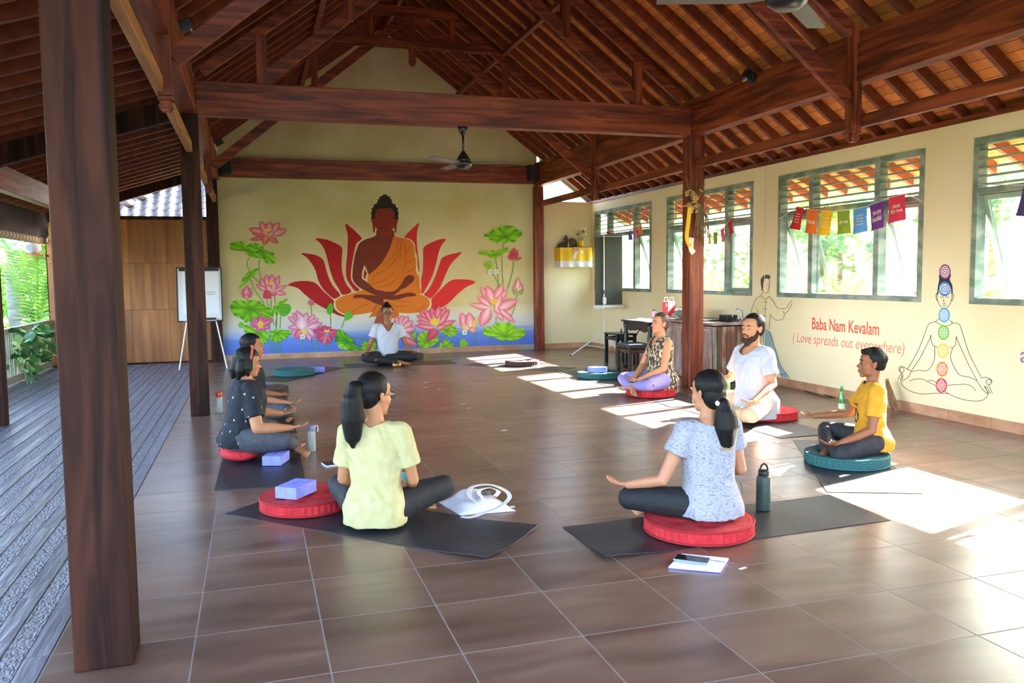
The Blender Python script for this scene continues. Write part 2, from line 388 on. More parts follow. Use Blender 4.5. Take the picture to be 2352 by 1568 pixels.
# roof trusses
def truss(y, tie, label):
    t = empty('roof_truss', (MX, y, 3.0)); t.location = (0,0,0); tag(t, label, 'truss', 'roof trusses')
    for s in (-1, 1):
        X = lambda v: MX+s*v
        foot = (2.18, 3.53) if tie else (2.84, 2.98)
        MB().bar((X(foot[0]),y,foot[1]+.02),(X(.02),y,5.30),.06,.125).build('lower_chord', 'beam_wood_x', t)
        f2 = (2.80, 3.60) if tie else (2.88, 3.60)
        MB().bar((X(f2[0]),y,f2[1]),(X(.02),y,5.72),.06,.105).build('upper_chord', 'beam_wood_x', t)
        if tie:
            for xx, za, zb in ((2.19,3.5,4.02),(1.26,4.24,4.76)):
                MB().span((X(xx)-.055,y-.035,za),(X(xx)+.055,y+.035,zb)).build('post', 'beam_wood_z', t)
        else:
            h = MB(); h.span((X(2.9)-.05,y-.05,2.74),(X(2.9)+.05,y+.05,3.66))
            for zz, rr in ((2.72,.05),(2.69,.035),(2.665,.045),(2.645,.03)): h.box((X(2.9),y,zz),(rr*2,rr*2,.028))
            h.build('hanger', 'beam_wood_z', t)
            for xx, za, zb in ((.60,4.86,5.32),(1.42,4.12,4.66)):
                MB().span((X(xx)-.045,y-.035,za),(X(xx)+.045,y+.035,zb)).build('post', 'beam_wood_z', t)
    if not tie:
        for z, hw in ((4.85,1.28),(5.31,.70)):
            for dy in (-.055, .055):
                MB().prism([(MX-hw,y+dy-.018,z-.05),(MX+hw,y+dy-.018,z-.05),(MX+hw-.1,y+dy-.018,z+.06),(MX-hw+.1,y+dy-.018,z+.06)],(0,.036,0)).build('collar', 'beam_wood_x', t)
        k = MB(); k.span((MX-.045,y-.035,4.74),(MX+.045,y+.035,5.75))
        for zz, rr in ((4.73,.052),(4.71,.04),(4.69,.05),(4.67,.038),(4.64,.05),(4.615,.056),(4.59,.05),(4.565,.036),(4.55,.03)): k.box((MX,y,zz),(rr*2,rr*1.6,.026))
        k.build('king_post', 'beam_wood_z', t)
truss(9.4, False, 'far roof truss with two collar ties and a carved hanging king post')
truss(ROWS[2], True, 'roof truss of sloping timbers standing on the middle tie beam')
truss(3.4, False, 'near roof truss whose hanger crosses the big right beam')

# ceiling: rafters, boards, purlins
ce = struct(empty('ceiling'))
SL = math.sqrt(1+.742**2); ANG = math.atan(.742); AV = math.atan(.317)
XE, XVE = 7.57, -3.35; XK = 6.92
def ze(x): return zr(XK)-.48*(x-XK)
AE = math.atan(.48)
RS = .375
def roofR(s, ang): return Matrix.Rotation(s*ang, 3, 'Y')
def rafter_mesh(x0, x1, zf, ang, name):
    xm = (x0+x1)/2; L = abs(x1-x0)/math.cos(ang); R = Matrix.Rotation(ang, 3, 'Y')
    off = R @ Vector((0,0,.05)); mb = MB().box((xm, 0, zf(xm)) + off if False else Vector((xm,0,zf(xm)))+off, (L,.05,.10), R); return meshof(mb, name, 'rafter_wood')
rm = rafter_mesh(MX, XK, zr, ANG, 'rafter_right'); em = rafter_mesh(XK-.01, XE, ze, AE, 'rafter_eave'); lm = rafter_mesh(MX, XL-.05, zr, -ANG, 'rafter_left'); vm = rafter_mesh(XL-.02, XVE, zv, -AV, 'rafter_veranda')
ny = int((12.35+5.6)/RS); RY = [12.36-k*RS for k in range(ny+1)]
for y in RY:
    inst('rafter', rm, ce, (0,y,0)); inst('rafter', em, ce, (0,y,0)); inst('rafter', lm, ce, (0,y,0)); inst('rafter', vm, ce, (0,y+.1,0))
bl = .112
pieces = []
def slope_pieces(x0, x1, zf, ang, side):
    L = abs(x1-x0)/math.cos(ang); n = int(L/bl); sgn = 1 if x1 > x0 else -1
    for bi, y in enumerate(RY):
        oo = random.random()*bl
        for k in range(n):
            s = (k*bl+oo)*math.cos(ang); x = x0+sgn*s
            if (x-x1)*sgn > -.03: continue
            pieces.append((x, y-RS/2, zf(x), ang*sgn, side))
slope_pieces(MX+.02, XK, zr, ANG, 0); slope_pieces(XK, XE, ze, AE, 3); slope_pieces(MX-.02, XL-.05, zr, ANG, 1); slope_pieces(XL-.02, XVE, zv, AV, 2)
def face_up(p): return Matrix.Rotation(p[3], 3, 'Y') @ Vector((0,0,.105))
def bkey(p):
    P = Vector(p[:3]); return (not inframe(P, 0) or p[4] != 0 and P.y > 3 and False, (P-CAM).length*(1 if p[4] == 0 else 1.6))
pieces.sort(key=bkey)
bm_ = meshof(MB().box((0,0,.006),(bl-.006,RS,.012)), 'board', 'board')
rest = MB()
for k, p in enumerate(pieces):
    P = Vector(p[:3])+face_up(p)
    tilt = (random.random()-.5)*.03
    if k < 300: inst('board', bm_, ce, P, (0, p[3]+tilt, 0))
    else: rest.box(P+Matrix.Rotation(p[3],3,'Y')@Vector((0,0,.006)), (bl-.006,RS,.012), Matrix.Rotation(p[3]+tilt,3,'Y'))
tag(rest.build('board_field', 'board_fill', ce), kind='stuff')
# outer skin of the roof keeps the sky out between the boards
def skin(x0, x1, zf, ang):
    sg = 1 if x1 > x0 else -1; R = Matrix.Rotation(ang*sg, 3, 'Y'); u = R @ Vector((0,0,.122)); v = R @ Vector((0,0,.16))
    a = Vector((x0,0,zf(x0))); b = Vector((x1,0,zf(x1)))
    mb = MB(); mb.prism([a+u+Vector((0,-5.8,0)), b+u+Vector((0,-5.8,0)), b+v+Vector((0,-5.8,0)), a+v+Vector((0,-5.8,0))], (0,18.45,0)); return mb
mat('roof_outer', '6a4a3a', .8, '7d5a46', (4,4,4))
MB().prism([(MX-.2,-5.8,5.93),(MX+.2,-5.8,5.93),(MX,-5.8,6.16)],(0,18.45,0)).build('ridge_cap', 'roof_outer', ce)
for args in ((MX,XK,zr,ANG),(XK,XE,ze,AE),(MX,XL-.05,zr,ANG),(XL,XVE,zv,AV)): skin(*args).build('roof_covering', 'roof_outer', ce)
for s in (-1, 1):
    MB().span((MX+s*1.42-.035,-5.6,4.80),(MX+s*1.42+.035,12.42,4.86)).build('purlin', 'rafter_wood', ce)
MB().span((MX-.03,-5.6,5.74),(MX+.03,12.42,5.90)).build('ridge_beam', 'beam_wood_y', ce)
MB().span((XL-.02,-5.6,3.5),(XL+.02,12.42,3.84)).build('eave_board', 'beam_wood_y', ce)
for s, x in ((1, XR), (-1, XL)): MB().span((x-.06,-5.6,3.5),(x+.06,12.42,3.6)).build('wall_plate', 'beam_wood_y', ce)
MB().span((XE-.02,-5.6,2.43),(XE+.02,12.6,2.57)).build('fascia', 'green_slat', ce)
MB().span((XE-.5,12.52,2.6),(XE+.02,12.58,2.62)).build('fascia', 'green_slat', ce) if False else None
# turquoise verge board on the gable end beyond the corner wall
MB().prism([(XR+.1,12.56,zr(XR+.1)-.02),(XK,12.56,zr(XK)-.02),(XE,12.56,ze(XE)-.02),(XE,12.56,ze(XE)+.14),(XK,12.56,zr(XK)+.14),(XR+.1,12.56,zr(XR+.1)+.14)],(0,.03,0)).build('verge_board', 'green_slat', ce)
# veranda: sloping principal, long beam, posts
y = ROWS[2]
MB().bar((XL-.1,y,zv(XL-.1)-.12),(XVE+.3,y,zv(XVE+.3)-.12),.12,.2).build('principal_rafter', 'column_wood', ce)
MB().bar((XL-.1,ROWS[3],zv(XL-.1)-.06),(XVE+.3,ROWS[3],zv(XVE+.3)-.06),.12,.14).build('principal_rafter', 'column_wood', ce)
beam((-2.29,-5.6,2.40),(-2.17,12.4,2.66),'beam_wood_y','reddish long beam under the veranda eave at the left edge')
# ------------------------------------------------------------------ paintings on the walls (flat paint, measured on the photograph)
VIEW = {'B': (640,430,.19768), 'C': (500,480,.21685), 'D': (1070,500,.19767), 'E': (760,680,.1403), 'A': (480,400,.34014), 'G': (1700,600,.27721), 'H': (1800,430,.12755), 'I': (1600,480,.05739)}
def vw(v, p):
    x, y, s = VIEW[v]; return (x+p[0]*s, y+p[1]*s)
def crom(P, closed=True, n=4):
    out = []; m = len(P); P = [Vector((p[0], p[1])) for p in P]
    R = range(m) if closed else range(m-1)
    for i in R:
        g = (lambda k: P[k % m]) if closed else (lambda k: P[max(0, min(m-1, k))])
        a, b, c, d = g(i-1), g(i), g(i+1), g(i+2)
        for t in range(n):
            t /= n; out.append(.5*((2*b)+(c-a)*t+(2*a-5*b+4*c-d)*t*t+(3*b-a-3*c+d)*t**3))
    if not closed: out.append(P[-1])
    return [(p.x, p.y) for p in out]
LAY = {1: [0], 0: [0]}
class Paint(MB):
    """flat painted shapes on the far wall (axis 1) or the right wall (axis 0)"""
    def __init__(s, axis, view): super().__init__(); s.ax = axis; s.view = view
    def w(s, p, k=0):
        q = vw(s.view, p); base = (MY if s.ax == 1 else WX)-.0012-LAY[s.ax][0]*.00004
        return at(q[0], q[1], s.ax, base)
    def up(s): LAY[s.ax][0] += 1
    def poly(s, pts, col, smooth=True):
        s.up(); s.col = lin(col); P = crom(pts) if smooth else pts; s.add([s.w(p) for p in P], [tuple(range(len(P)))]); return s
    def line(s, pts, w, col, smooth=True, taper=False):
        s.up(); s.col = lin(col); P = [Vector(p) for p in (crom(pts, False, 5) if smooth else pts)]; n = len(P); vs = []
        for i, p in enumerate(P):
            t = (P[min(i+1,n-1)]-P[max(i-1,0)]); t.normalize() if t.length else None; nrm = Vector((-t.y, t.x))
            ww = w*(.35+.65*math.sin(PI*(i+.5)/n)) if taper else w
            vs += [s.w(p+nrm*ww/2), s.w(p-nrm*ww/2)]
        s.add(vs, [(2*i, 2*i+1, 2*i+3, 2*i+2) for i in range(n-1)]); return s
    def disc(s, c, rx, ry, col, n=24, r0=0, wob=0, k=8):
        s.up(); s.col = lin(col)
        P = [(c[0]+math.cos(2*PI*i/n)*rx*(1+wob*math.cos(k*2*PI*i/n)), c[1]+math.sin(2*PI*i/n)*ry*(1+wob*math.cos(k*2*PI*i/n))) for i in range(n)]
        if not r0: s.add([s.w(p) for p in P], [tuple(range(n))])
        else:
            Q = [(c[0]+(p[0]-c[0])*r0, c[1]+(p[1]-c[1])*r0) for p in P]
            s.add([s.w(p) for p in P+Q], [(i, (i+1)%n, n+(i+1)%n, n+i) for i in range(n)])
        return s
    def petal(s, base, tip, wd, edge, mid, bend=0, root=None):
        """leaf-shaped petal, shaded from the spine colour to the edge colour"""
        s.up(); b = Vector(base); t = Vector(tip); d = t-b; L = d.length; d.normalize(); nr = Vector((-d.y, d.x)); N = 9
        vs = []; cs = []
        for i in range(N+1):
            u = i/N; c = b+d*L*u+nr*bend*L*math.sin(PI*u); hw = wd*(math.sin(PI*min(1, u**.85*.93+.07))**.8)*(.5 if u == N else 1)
            if i == N: hw = 0
            f = u**1.6
            for k, kk in ((-1,1),(0,0),(1,1)):
                vs.append(s.w(c+nr*hw*k*.5))
                m = [a*(1-f*.75)+e*f*.75 for a, e in zip(lin(mid), lin(edge))]
                if root and u < .25: m = list(lin(root))
                cs.append(tuple(lin(edge)) if kk else tuple(m))
        fs = []
        for i in range(N):
            a = i*3; fs += [(a, a+1, a+4, a+3), (a+1, a+2, a+5, a+4)]
        o = len(s.v); s.add(vs, fs)
        for i, c in enumerate(cs): s.c[o+i] = c
        return s
    def leaf(s, pts, cen, dark, light, veins=9):
        s.up(); P = crom(pts); n = len(P); vs = [s.w(cen)]+[s.w(((p[0]-cen[0])*.55+cen[0], (p[1]-cen[1])*.55+cen[1])) for p in P]+[s.w(p) for p in P]
        o = len(s.v); fs = [(0, 1+i, 1+(i+1)%n) for i in range(n)]+[(1+i, 1+n+i, 1+n+(i+1)%n, 1+(i+1)%n) for i in range(n)]
        s.col = None; s.add(vs, fs); s.c[o] = lin(dark)
        for i in range(n):
            s.c[o+1+i] = lin(light) if i*veins//n % 2 else tuple((a+b)/2 for a, b in zip(lin(dark), lin(light)))
            s.c[o+1+n+i] = lin(light) if (i*veins*2//n) % 2 else lin(dark)
        for k in range(veins):
            p = P[(k*n)//veins]; s.line([cen, ((p[0]-cen[0])*.85+cen[0], (p[1]-cen[1])*.85+cen[1])], max(2.2, n*.03), '4f8f1e', False, True)
        return s
mural = empty('wall_mural'); tag(mural, 'wall mural of a seated monk in an orange robe before red petals and lotus flowers', 'mural')
def done(p, name):
    if p.v: p.build(name, 'paint', mural)
CREAM, RED, RED2, BROWN, ORG = 'd9cf9a', 'b0131c', 'd42a2c', '7a2c1a', 'd8751c'
PET = [[(110,1137),(180,1098),(290,1087),(390,1097),(450,1130),(520,1205),(600,1275),(650,1330),(650,1390),(690,1440),(770,1480),(768,1503),(690,1485),(560,1420),(430,1345),(300,1240),(220,1170)],
 [(260,767),(340,770),(430,787),(500,825),(530,870),(560,980),(600,1090),(650,1170),(715,1250),(650,1293),(580,1245),(510,1170),(460,1080),(430,970),(380,880),(320,810)],
 [(428,596),(510,597),(600,622),(690,665),(738,710),(735,820),(735,950),(760,1060),(790,1130),(845,1213),(745,1247),(700,1180),(640,1080),(600,970),(570,850),(535,730),(490,655)],
 [(775,425),(840,465),(910,530),(965,597),(905,650),(880,740),(855,870),(840,980),(842,1070),(880,1130),(940,1192),(890,1205),(830,1130),(790,1050),(782,930),(795,800),(800,680),(803,560)],
 [(1632,415),(1590,445),(1530,500),(1462,578),(1530,600),(1580,660),(1590,740),(1610,800),(1612,870),(1618,930),(1637,990),(1630,860),(1612,720),(1605,600),(1612,500)],
 [(1945,603),(1880,602),(1800,630),(1720,670),(1680,715),(1680,850),(1672,1000),(1657,1060),(1658,1160),(1668,1240),(1730,1140),(1790,1020),(1830,880),(1865,740),(1900,660)],
 [(2125,759),(2060,765),(1970,785),(1900,820),(1880,860),(1840,980),(1790,1100),(1740,1190),(1685,1255),(1760,1293),(1850,1200),(1900,1110),(1950,990),(2010,880)],
 [(2285,1105),(2220,1075),(2110,1068),(2020,1075),(1950,1120),(1860,1210),(1775,1300),(1775,1390),(1750,1430),(1880,1400),(1980,1340),(2080,1240),(2180,1160)]]
for i, P in enumerate(PET):
    p = Paint(1, 'B'); p.poly(P, RED if i < 4 else RED2); done(p, 'red_petal')
p = Paint(1, 'B')
BODY = [(1140,555),(1080,585),(1000,605),(930,640),(890,730),(865,880),(850,1000),(845,1065),(880,1120),(960,1190),(900,1212),(760,1250),(670,1290),(640,1350),(650,1410),(700,1455),(780,1490),(880,1490),(1000,1470),(1090,1455),(1160,1460),(1290,1475),(1400,1465),(1560,1470),(1680,1455),(1755,1410),(1778,1350),(1760,1300),(1690,1250),(1660,1230),(1650,1150),(1650,1040),(1632,990),(1615,930),(1612,850),(1590,790),(1580,680),(1540,620),(1470,590),(1390,570),(1350,550)]
p.poly(BODY, CREAM); done(p, 'outline')
p = Paint(1, 'B')
p.poly([(1145,500),(1135,550),(1090,580),(1010,605),(940,650),(905,730),(880,850),(862,980),(860,1065),(900,1130),(1000,1200),(1130,1240),(1300,1100),(1400,800),(1345,560),(1325,500)], BROWN)
done(p, 'torso'); p = Paint(1, 'B')
p.poly([(1115,250),(1105,330),(1075,360),(1085,410),(1095,470),(1100,520),(1115,520),(1120,480),(1130,465),(1145,500),(1140,545),(1230,570),(1330,545),(1320,500),(1335,470),(1348,490),(1352,522),(1367,520),(1375,430),(1393,360),(1370,340),(1355,250),(1232,235)], '8a2c1a')
for sx in (-1, 1):
    p.line([(1232+sx*20,335),(1232+sx*50,322),(1232+sx*85,325)], 5, '4a140c', True, True); p.line([(1232+sx*22,368),(1232+sx*48,378),(1232+sx*80,366)], 5, '4a140c', True, True)
p.line([(1222,350),(1216,420),(1205,440),(1232,450),(1258,440)], 4, '5c1a10', True, True); p.line([(1185,485),(1232,478),(1275,485)], 6, '5c1a10', True, True); p.line([(1200,500),(1232,505),(1262,498)], 4, '5c1a10', True, True); p.disc((1232,320), 5, 6, '4a140c', 10)
done(p, 'head'); p = Paint(1, 'B')
HAIR = [(1083,358),(1080,300),(1090,250),(1115,205),(1150,180),(1158,150),(1180,115),(1215,95),(1250,95),(1285,115),(1308,150),(1312,180),(1350,205),(1378,250),(1388,300),(1385,358),(1350,358),(1345,300),(1325,258),(1290,245),(1175,248),(1140,262),(1122,310),(1115,358)]
p.poly(HAIR, '1c1a18')
for i in range(17): 
    q = HAIR[i]; p.disc(q, 11, 11, '1c1a18', 10)
p.disc((1232,92), 12, 12, '1c1a18', 12); done(p, 'hair'); p = Paint(1, 'B')
p.poly([(1345,560),(1390,580),(1470,595),(1530,620),(1570,680),(1582,780),(1595,850),(1595,940),(1605,1000),(1635,1040),(1640,1150),(1650,1240),(1500,1260),(1300,1230),(1160,1200),(1040,1120),(1035,1030),(1070,1000),(1150,930),(1230,830),(1290,710),(1325,610)], ORG); done(p, 'robe'); p = Paint(1, 'B')
p.poly([(995,900),(1025,960),(1045,1015),(1030,1050),(1030,1105),(965,1055),(970,990)], CREAM, False); p.poly([(1000,950),(1028,1000),(1010,1040),(1015,1072),(983,1045),(990,990)], RED, False); done(p, 'gap'); p = Paint(1, 'B')
p.poly([(660,1355),(675,1305),(760,1260),(900,1220),(1000,1195),(1110,1240),(1250,1260),(1450,1230),(1600,1235),(1700,1265),(1750,1310),(1752,1370),(1710,1420),(1600,1455),(1480,1462),(1380,1450),(1300,1400),(1250,1400),(1180,1400),(1120,1440),(1000,1465),(880,1482),(780,1475),(690,1430)], ORG)
p.poly([(1130,1360),(1250,1390),(1350,1400),(1400,1480),(1340,1520),(1110,1500),(1048,1520),(1090,1450)], 'd06a18'); done(p, 'robe'); p = Paint(1, 'B')
p.poly([(905,730),(870,880),(858,1000),(862,1065),(930,1140),(1020,1205),(1130,1255),(1250,1285),(1340,1255),(1420,1190),(1480,1160),(1555,1100),(1578,1050),(1550,1022),(1500,1022),(1460,1060),(1420,1130),(1350,1200),(1250,1212),(1180,1195),(1130,1190),(1060,1130),(970,1060),(965,1000),(990,900),(960,760)], '742a1a')
p.poly([(868,1270),(890,1250),(960,1245),(1100,1255),(1250,1270),(1400,1245),(1520,1222),(1588,1240),(1585,1262),(1480,1275),(1400,1300),(1300,1308),(1220,1300),(1230,1350),(1250,1385),(1130,1350),(1040,1310),(960,1285),(880,1285)], '742a1a'); done(p, 'arms')
p = Paint(1, 'B')
FOLD = '8a4312'
for L in ([(1400,590),(1415,700),(1370,820),(1250,950),(1130,1010),(1090,1060),(1110,1085)], [(1430,590),(1470,720),(1478,850),(1450,980),(1420,1120)], [(1385,585),(1385,700),(1330,800),(1240,900)], [(1410,860),(1415,760),(1420,640)], [(1475,780),(1520,700),(1545,680)], [(1480,900),(1540,850),(1580,830)], [(1470,1000),(1540,960),(1595,930)], [(1370,950),(1280,1050),(1150,1110),(1050,1125)], [(1390,1020),(1300,1120),(1120,1170)], [(1580,1020),(1610,1100),(1625,1200)],
          [(820,1480),(900,1420),(960,1380),(1040,1320)], [(1000,1380),(1050,1350),(1090,1340)], [(1090,1450),(1110,1390),(1140,1360)], [(1280,1340),(1380,1385),(1500,1370)], [(1320,1310),(1450,1330),(1560,1320)], [(1590,1440),(1660,1400),(1720,1350)], [(820,1280),(880,1290),(950,1300)], [(1070,1460),(1120,1400),(1150,1370)]):
    p.line(L, 5, FOLD, True, True)
done(p, 'fold')
# --- lotus plants: left group (C), right group (D), middle group (E)
PK, LP, GR, LG, ST = 'cf3f62', 'f3c3cb', '3f8f12', '8fd018', '5f9a35'
p = Paint(1, 'C')
for L in ([(340,510),(310,570),(340,660),(400,740),(465,805)], [(445,530),(438,620),(455,720)], [(345,735),(380,830),(440,930),(495,1005)], [(520,955),(545,1060),(600,1230)], [(565,920),(565,1070)], [(600,925),(610,1000)], [(490,385),(480,420)], [(310,945),(308,970)], [(990,1020),(995,1120)], [(620,1100),(625,1200),(605,1400),(605,1525)], [(635,1100),(615,1230),(640,1400),(640,1525)], [(665,1130),(660,1260)], [(450,1290),(437,1400),(435,1528)], [(548,1210),(555,1350),(557,1525)], [(655,1400),(655,1525)], [(895,1380),(905,1520)], [(990,1370),(1012,1515)], [(1048,1375),(1065,1512)], [(1145,1370),(1170,1508)], [(1193,1100),(1199,1230)]):
    p = Paint(1, p.view); p.line(L, 9, ST); done(p, 'stem')
def leafobj(v, pts, cen, d=GR, l=LG, veins=10): p = Paint(1, v); p.leaf(pts, cen, d, l, veins); done(p, 'lotus_leaf')
leafobj('C', [(320,385),(360,360),(430,370),(480,405),(520,440),(600,462),(590,500),(615,520),(605,572),(540,578),(495,560),(440,470),(330,430)], (450,440))
leafobj('C', [(127,372),(180,345),(250,342),(300,375),(330,400),(335,430),(420,425),(440,470),(495,490),(498,540),(440,520),(350,510),(290,460),(230,430),(145,432),(130,405)], (330,450))
leafobj('C', [(435,632),(370,640),(300,690),(262,735),(250,790),(225,845),(280,805),(340,740),(400,690)], (345,700), veins=6)
leafobj('C', [(135,1050),(150,990),(210,962),(290,975),(380,960),(460,985),(500,1020),(550,1045),(590,1110),(580,1150),(520,1160),(400,1170),(330,1200),(290,1200),(250,1160),(180,1130)], (350,1060), veins=14)
leafobj('C', [(280,1235),(320,1225),(420,1290),(520,1290),(535,1390),(500,1420),(470,1438),(430,1410),(380,1370),(290,1310)], (440,1310))
leafobj('C', [(745,948),(690,965),(620,1000),(580,1060),(585,1100),(630,1105),(690,1010)], (640,1040), veins=6)
leafobj('C', [(550,1300),(600,1280),(680,1275),(770,1290),(760,1330),(720,1370),(670,1395),(600,1405),(555,1370)], (620,1310))
p = Paint(1, 'C'); p.poly([(650,1050),(690,1005),(760,1010),(775,1060),(750,1110),(700,1138),(655,1115)], '5fb028'); done(p, 'seed_pod'); p = Paint(1, 'C'); p.disc((247,1226), 30, 32, '6fbf2a'); done(p, 'seed_pod'); p = Paint(1, 'C')
for q in ((690,1050),(720,1040),(745,1060),(715,1080),(690,1090),(740,1095)): p.disc(q, 7, 6, '3f7f18', 8); done(p, 'seed'); p = Paint(1, 'C')
def flower(v, petals, centre=None, edge=PK, mid=LP, cc='f2c53a'):
    p = Paint(1, v)
    for q in petals:
        b, t, w = q[:3]; e = q[3] if len(q) > 3 else edge; m = q[4] if len(q) > 4 else mid
        p.petal(b, t, w, e, m, q[5] if len(q) > 5 else 0)
    if centre: p.disc(centre[0], centre[1], centre[2], cc, 16, 0, .12, 8)
    done(p, 'lotus_flower')
flower('C', [((500,230),(450,125),75),((545,225),(550,130),95),((590,230),(655,135),75),((480,255),(325,208),80),((590,265),(735,220),85),((500,280),(360,262),38,PK,'d98a7a'),((490,300),(335,328),48,PK,'c9906a'),((550,300),(648,360),60,PK,'b9a070'),((515,280),(490,382),85,PK,'e8a040'),((530,260),(445,240),62),((540,280),(610,232),55)], ((525,222),48,16))
flower('C', [((495,860),(455,715),65),((530,820),(512,690),70),((570,820),(578,685),75),((610,830),(655,698),60),((510,860),(402,795),55),((600,870),(745,802),45),((560,860),(512,800),90),((590,860),(600,740),70),((560,880),(480,940),95,'c92c50','e0506e'),((590,880),(600,925),70,PK,'e77a90'),((620,885),(735,898),50)], ((565,785),25,22))
flower('C', [((305,945),(255,845),62),((305,945),(358,835),66),((305,945),(305,802),82),((305,945),(305,890),70,PK,'f0b09a')])
flower('C', [((450,1230),(365,1140),55),((450,1230),(460,1115),65),((470,1220),(525,1140),55),((470,1230),(592,1162),62),((480,1240),(555,1265),55),((465,1240),(495,1290),55),((450,1245),(415,1300),60),((440,1235),(335,1218),62),((440,1230),(345,1190),45)], ((455,1222),32,40), 'c23a78', 'e79ab8')
flower('C', [((890,1220),(740,1140),80),((900,1220),(790,1095),85),((900,1200),(830,1070),80),((920,1200),(948,1088),70),((960,1220),(1028,1105),60),((960,1240),(1065,1150),70),((960,1260),(1110,1205),85),((900,1250),(735,1255),70),((890,1260),(775,1330),75),((890,1270),(820,1378),85,PK,'f0a0a0'),((950,1270),(980,1398),85),((960,1270),(1030,1360),70),((920,1270),(910,1330),70,'e0c060','f2d870'),((890,1270),(890,1130),115,'e6a8b8','fbeef0')], None, 'd0558a', 'f6dbe4')
flower('C', [((1140,1310),(1065,1255),60),((1140,1300),(1100,1235),60),((1150,1300),(1135,1228),60),((1165,1300),(1195,1240),60),((1140,1320),(1008,1285),58),((1140,1330),(1030,1360),55),((1140,1340),(1055,1400),65),((1150,1350),(1120,1440),60,PK,'f0a090'),((1165,1350),(1200,1420),70),((1170,1330),(1290,1330),60),((1170,1320),(1280,1280),60)], ((1155,1292),32,14), 'b8235a', 'e5708f')
flower('C', [((992,992),(992+42*math.cos(a),990+36*math.sin(a)),22) for a in [k*2*PI/9 for k in range(9)]], None, 'c23a5a', 'e88fa5')
p = Paint(1, 'D')
for L in ([(445,285),(420,430),(425,620),(435,770)], [(340,480),(370,600),(375,800)], [(255,590),(330,680),(395,790)], [(553,495),(545,620),(485,825)], [(600,890),(570,1030),(530,1140),(490,1230)], [(353,1150),(345,1240),(290,1350),(285,1440),(310,1498)], [(95,1310),(110,1400),(133,1500)], [(405,1430),(395,1490)], [(490,1430),(465,1490)]): p = Paint(1, p.view); p.line(L, 9, ST); done(p, 'stem')
leafobj('D', [(215,215),(225,185),(270,180),(320,130),(380,125),(400,95),(490,90),(560,100),(600,140),(640,150),(650,200),(600,250),(560,285),(500,280),(450,295),(400,275),(350,292),(290,265),(265,235)], (455,225))
leafobj('D', [(147,412),(180,380),(240,385),(320,380),(390,375),(460,345),(505,360),(470,400),(420,420),(360,470),(310,475),(250,440),(170,430)], (335,440), '5f9f18', '9fd028')
leafobj('D', [(212,550),(240,510),(290,508),(305,545),(300,595),(260,595)], (270,560), '6faf20', '9fd028', 5)
leafobj('D', [(198,1320),(230,1265),(310,1270),(330,1230),(430,1220),(540,1230),(595,1290),(660,1280),(695,1340),(650,1390),(560,1425),(460,1420),(400,1425),(330,1385),(230,1370)], (460,1380), '5fae18', 'a4e02a', 14)
flower('D', [((553,490),(520,380),66,'c23a4a','e58a90'),((560,490),(600,375),66,'c23a4a','e58a90'),((555,490),(560,345),80,'c23a4a','e0808a'),((555,485),(552,390),60,'a82f40','c85a66'),((540,490),(482,440),36,'c23a4a','e0707a'),((570,490),(650,462),36,'c23a4a','e0707a')])
flower('D', [((600,885),(565,770),85,PK,'f8e0e4'),((605,885),(650,760),90,PK,'f8e6e6'),((600,830),(610,690),70,PK,'fae8e8'),((595,885),(548,830),50,'6f9a3a','a8c060'),((610,885),(665,835),50,'6f9a3a','a8c060')])
flower('D', [((270,1020),(135,905),80),((300,980),(165,800),80),((310,960),(240,787),110),((350,960),(430,768),110),((270,1050),(45,1000),80),((400,950),(480,830),70),((380,1060),(605,950),130),((270,1060),(170,1262),140),((400,1070),(575,1220),70),((370,1110),(440,1200),60),((340,1030),(400,1130),70),((350,1050),(420,870),90)], ((330,975),38,36), 'e05a74', 'fbdcde')
flower('D', [((20,1290),(-60,1100),120),((60,1290),(35,1095),130),((80,1280),(135,1150),40,'d9c040','f0d860'),((30,1300),(-50,1250),80,'e5b06a','f3d0a8'),((60,1320),(100,1270),90,'e58a70','f3c0a0')], None, 'e05a74', 'fbdcde')
p = Paint(1, 'E')
for L in ([(170,530),(220,390)], [(360,690),(480,685),(620,740)], [(1710,650),(1745,860)], [(1865,630),(1820,850)], [(1390,680),(1395,860)], [(2250,815),(2400,850)]): p = Paint(1, p.view); p.line(L, 14, ST); done(p, 'stem')
leafobj('E', [(70,740),(110,560),(180,560),(300,660),(350,700),(400,800),(520,860),(500,900),(300,890),(200,860),(150,790)], (270,740), '2f7a18', '6fc020')
leafobj('E', [(495,830),(540,740),(640,745),(720,700),(730,890),(560,890)], (600,820), '4f9a18', '9fd830', 8)
leafobj('E', [(110,800),(150,770),(220,800),(280,870),(200,870),(140,850)], (190,830), '6fae20', 'b4e030', 6)
leafobj('E', [(1420,760),(1430,640),(1540,570),(1680,590),(1765,660),(1740,760),(1560,860),(1440,810)], (1580,735), '4f8f20', '9fd02a')
leafobj('E', [(1770,570),(1880,480),(2000,470),(2070,560),(2080,610),(2000,650),(1950,670),(1860,620)], (1880,560), '4f8f20', '9fd02a')
leafobj('E', [(1760,860),(1770,790),(1870,710),(1960,740),(2020,820),(2000,850)], (1840,850), '4f8f20', '9fd02a', 8)
leafobj('E', [(1290,700),(1330,610),(1400,590),(1390,650),(1340,730),(1290,740)], (1340,670), '4f8f20', '9fd02a', 5)
p = Paint(1, 'E'); p.poly([(222,340),(240,270),(300,250),(355,310),(340,350),(270,395),(222,390)], '5fb82a'); done(p, 'seed_pod'); p = Paint(1, 'E'); p.poly([(2105,790),(2120,720),(2170,700),(2240,760),(2240,800),(2170,835),(2110,820)], '7fbf30'); done(p, 'seed_pod'); p = Paint(1, 'E'); p.poly([(0,110),(-60,180),(-70,260),(-20,300),(30,250),(38,180)], '4fae20'); done(p, 'seed_pod')
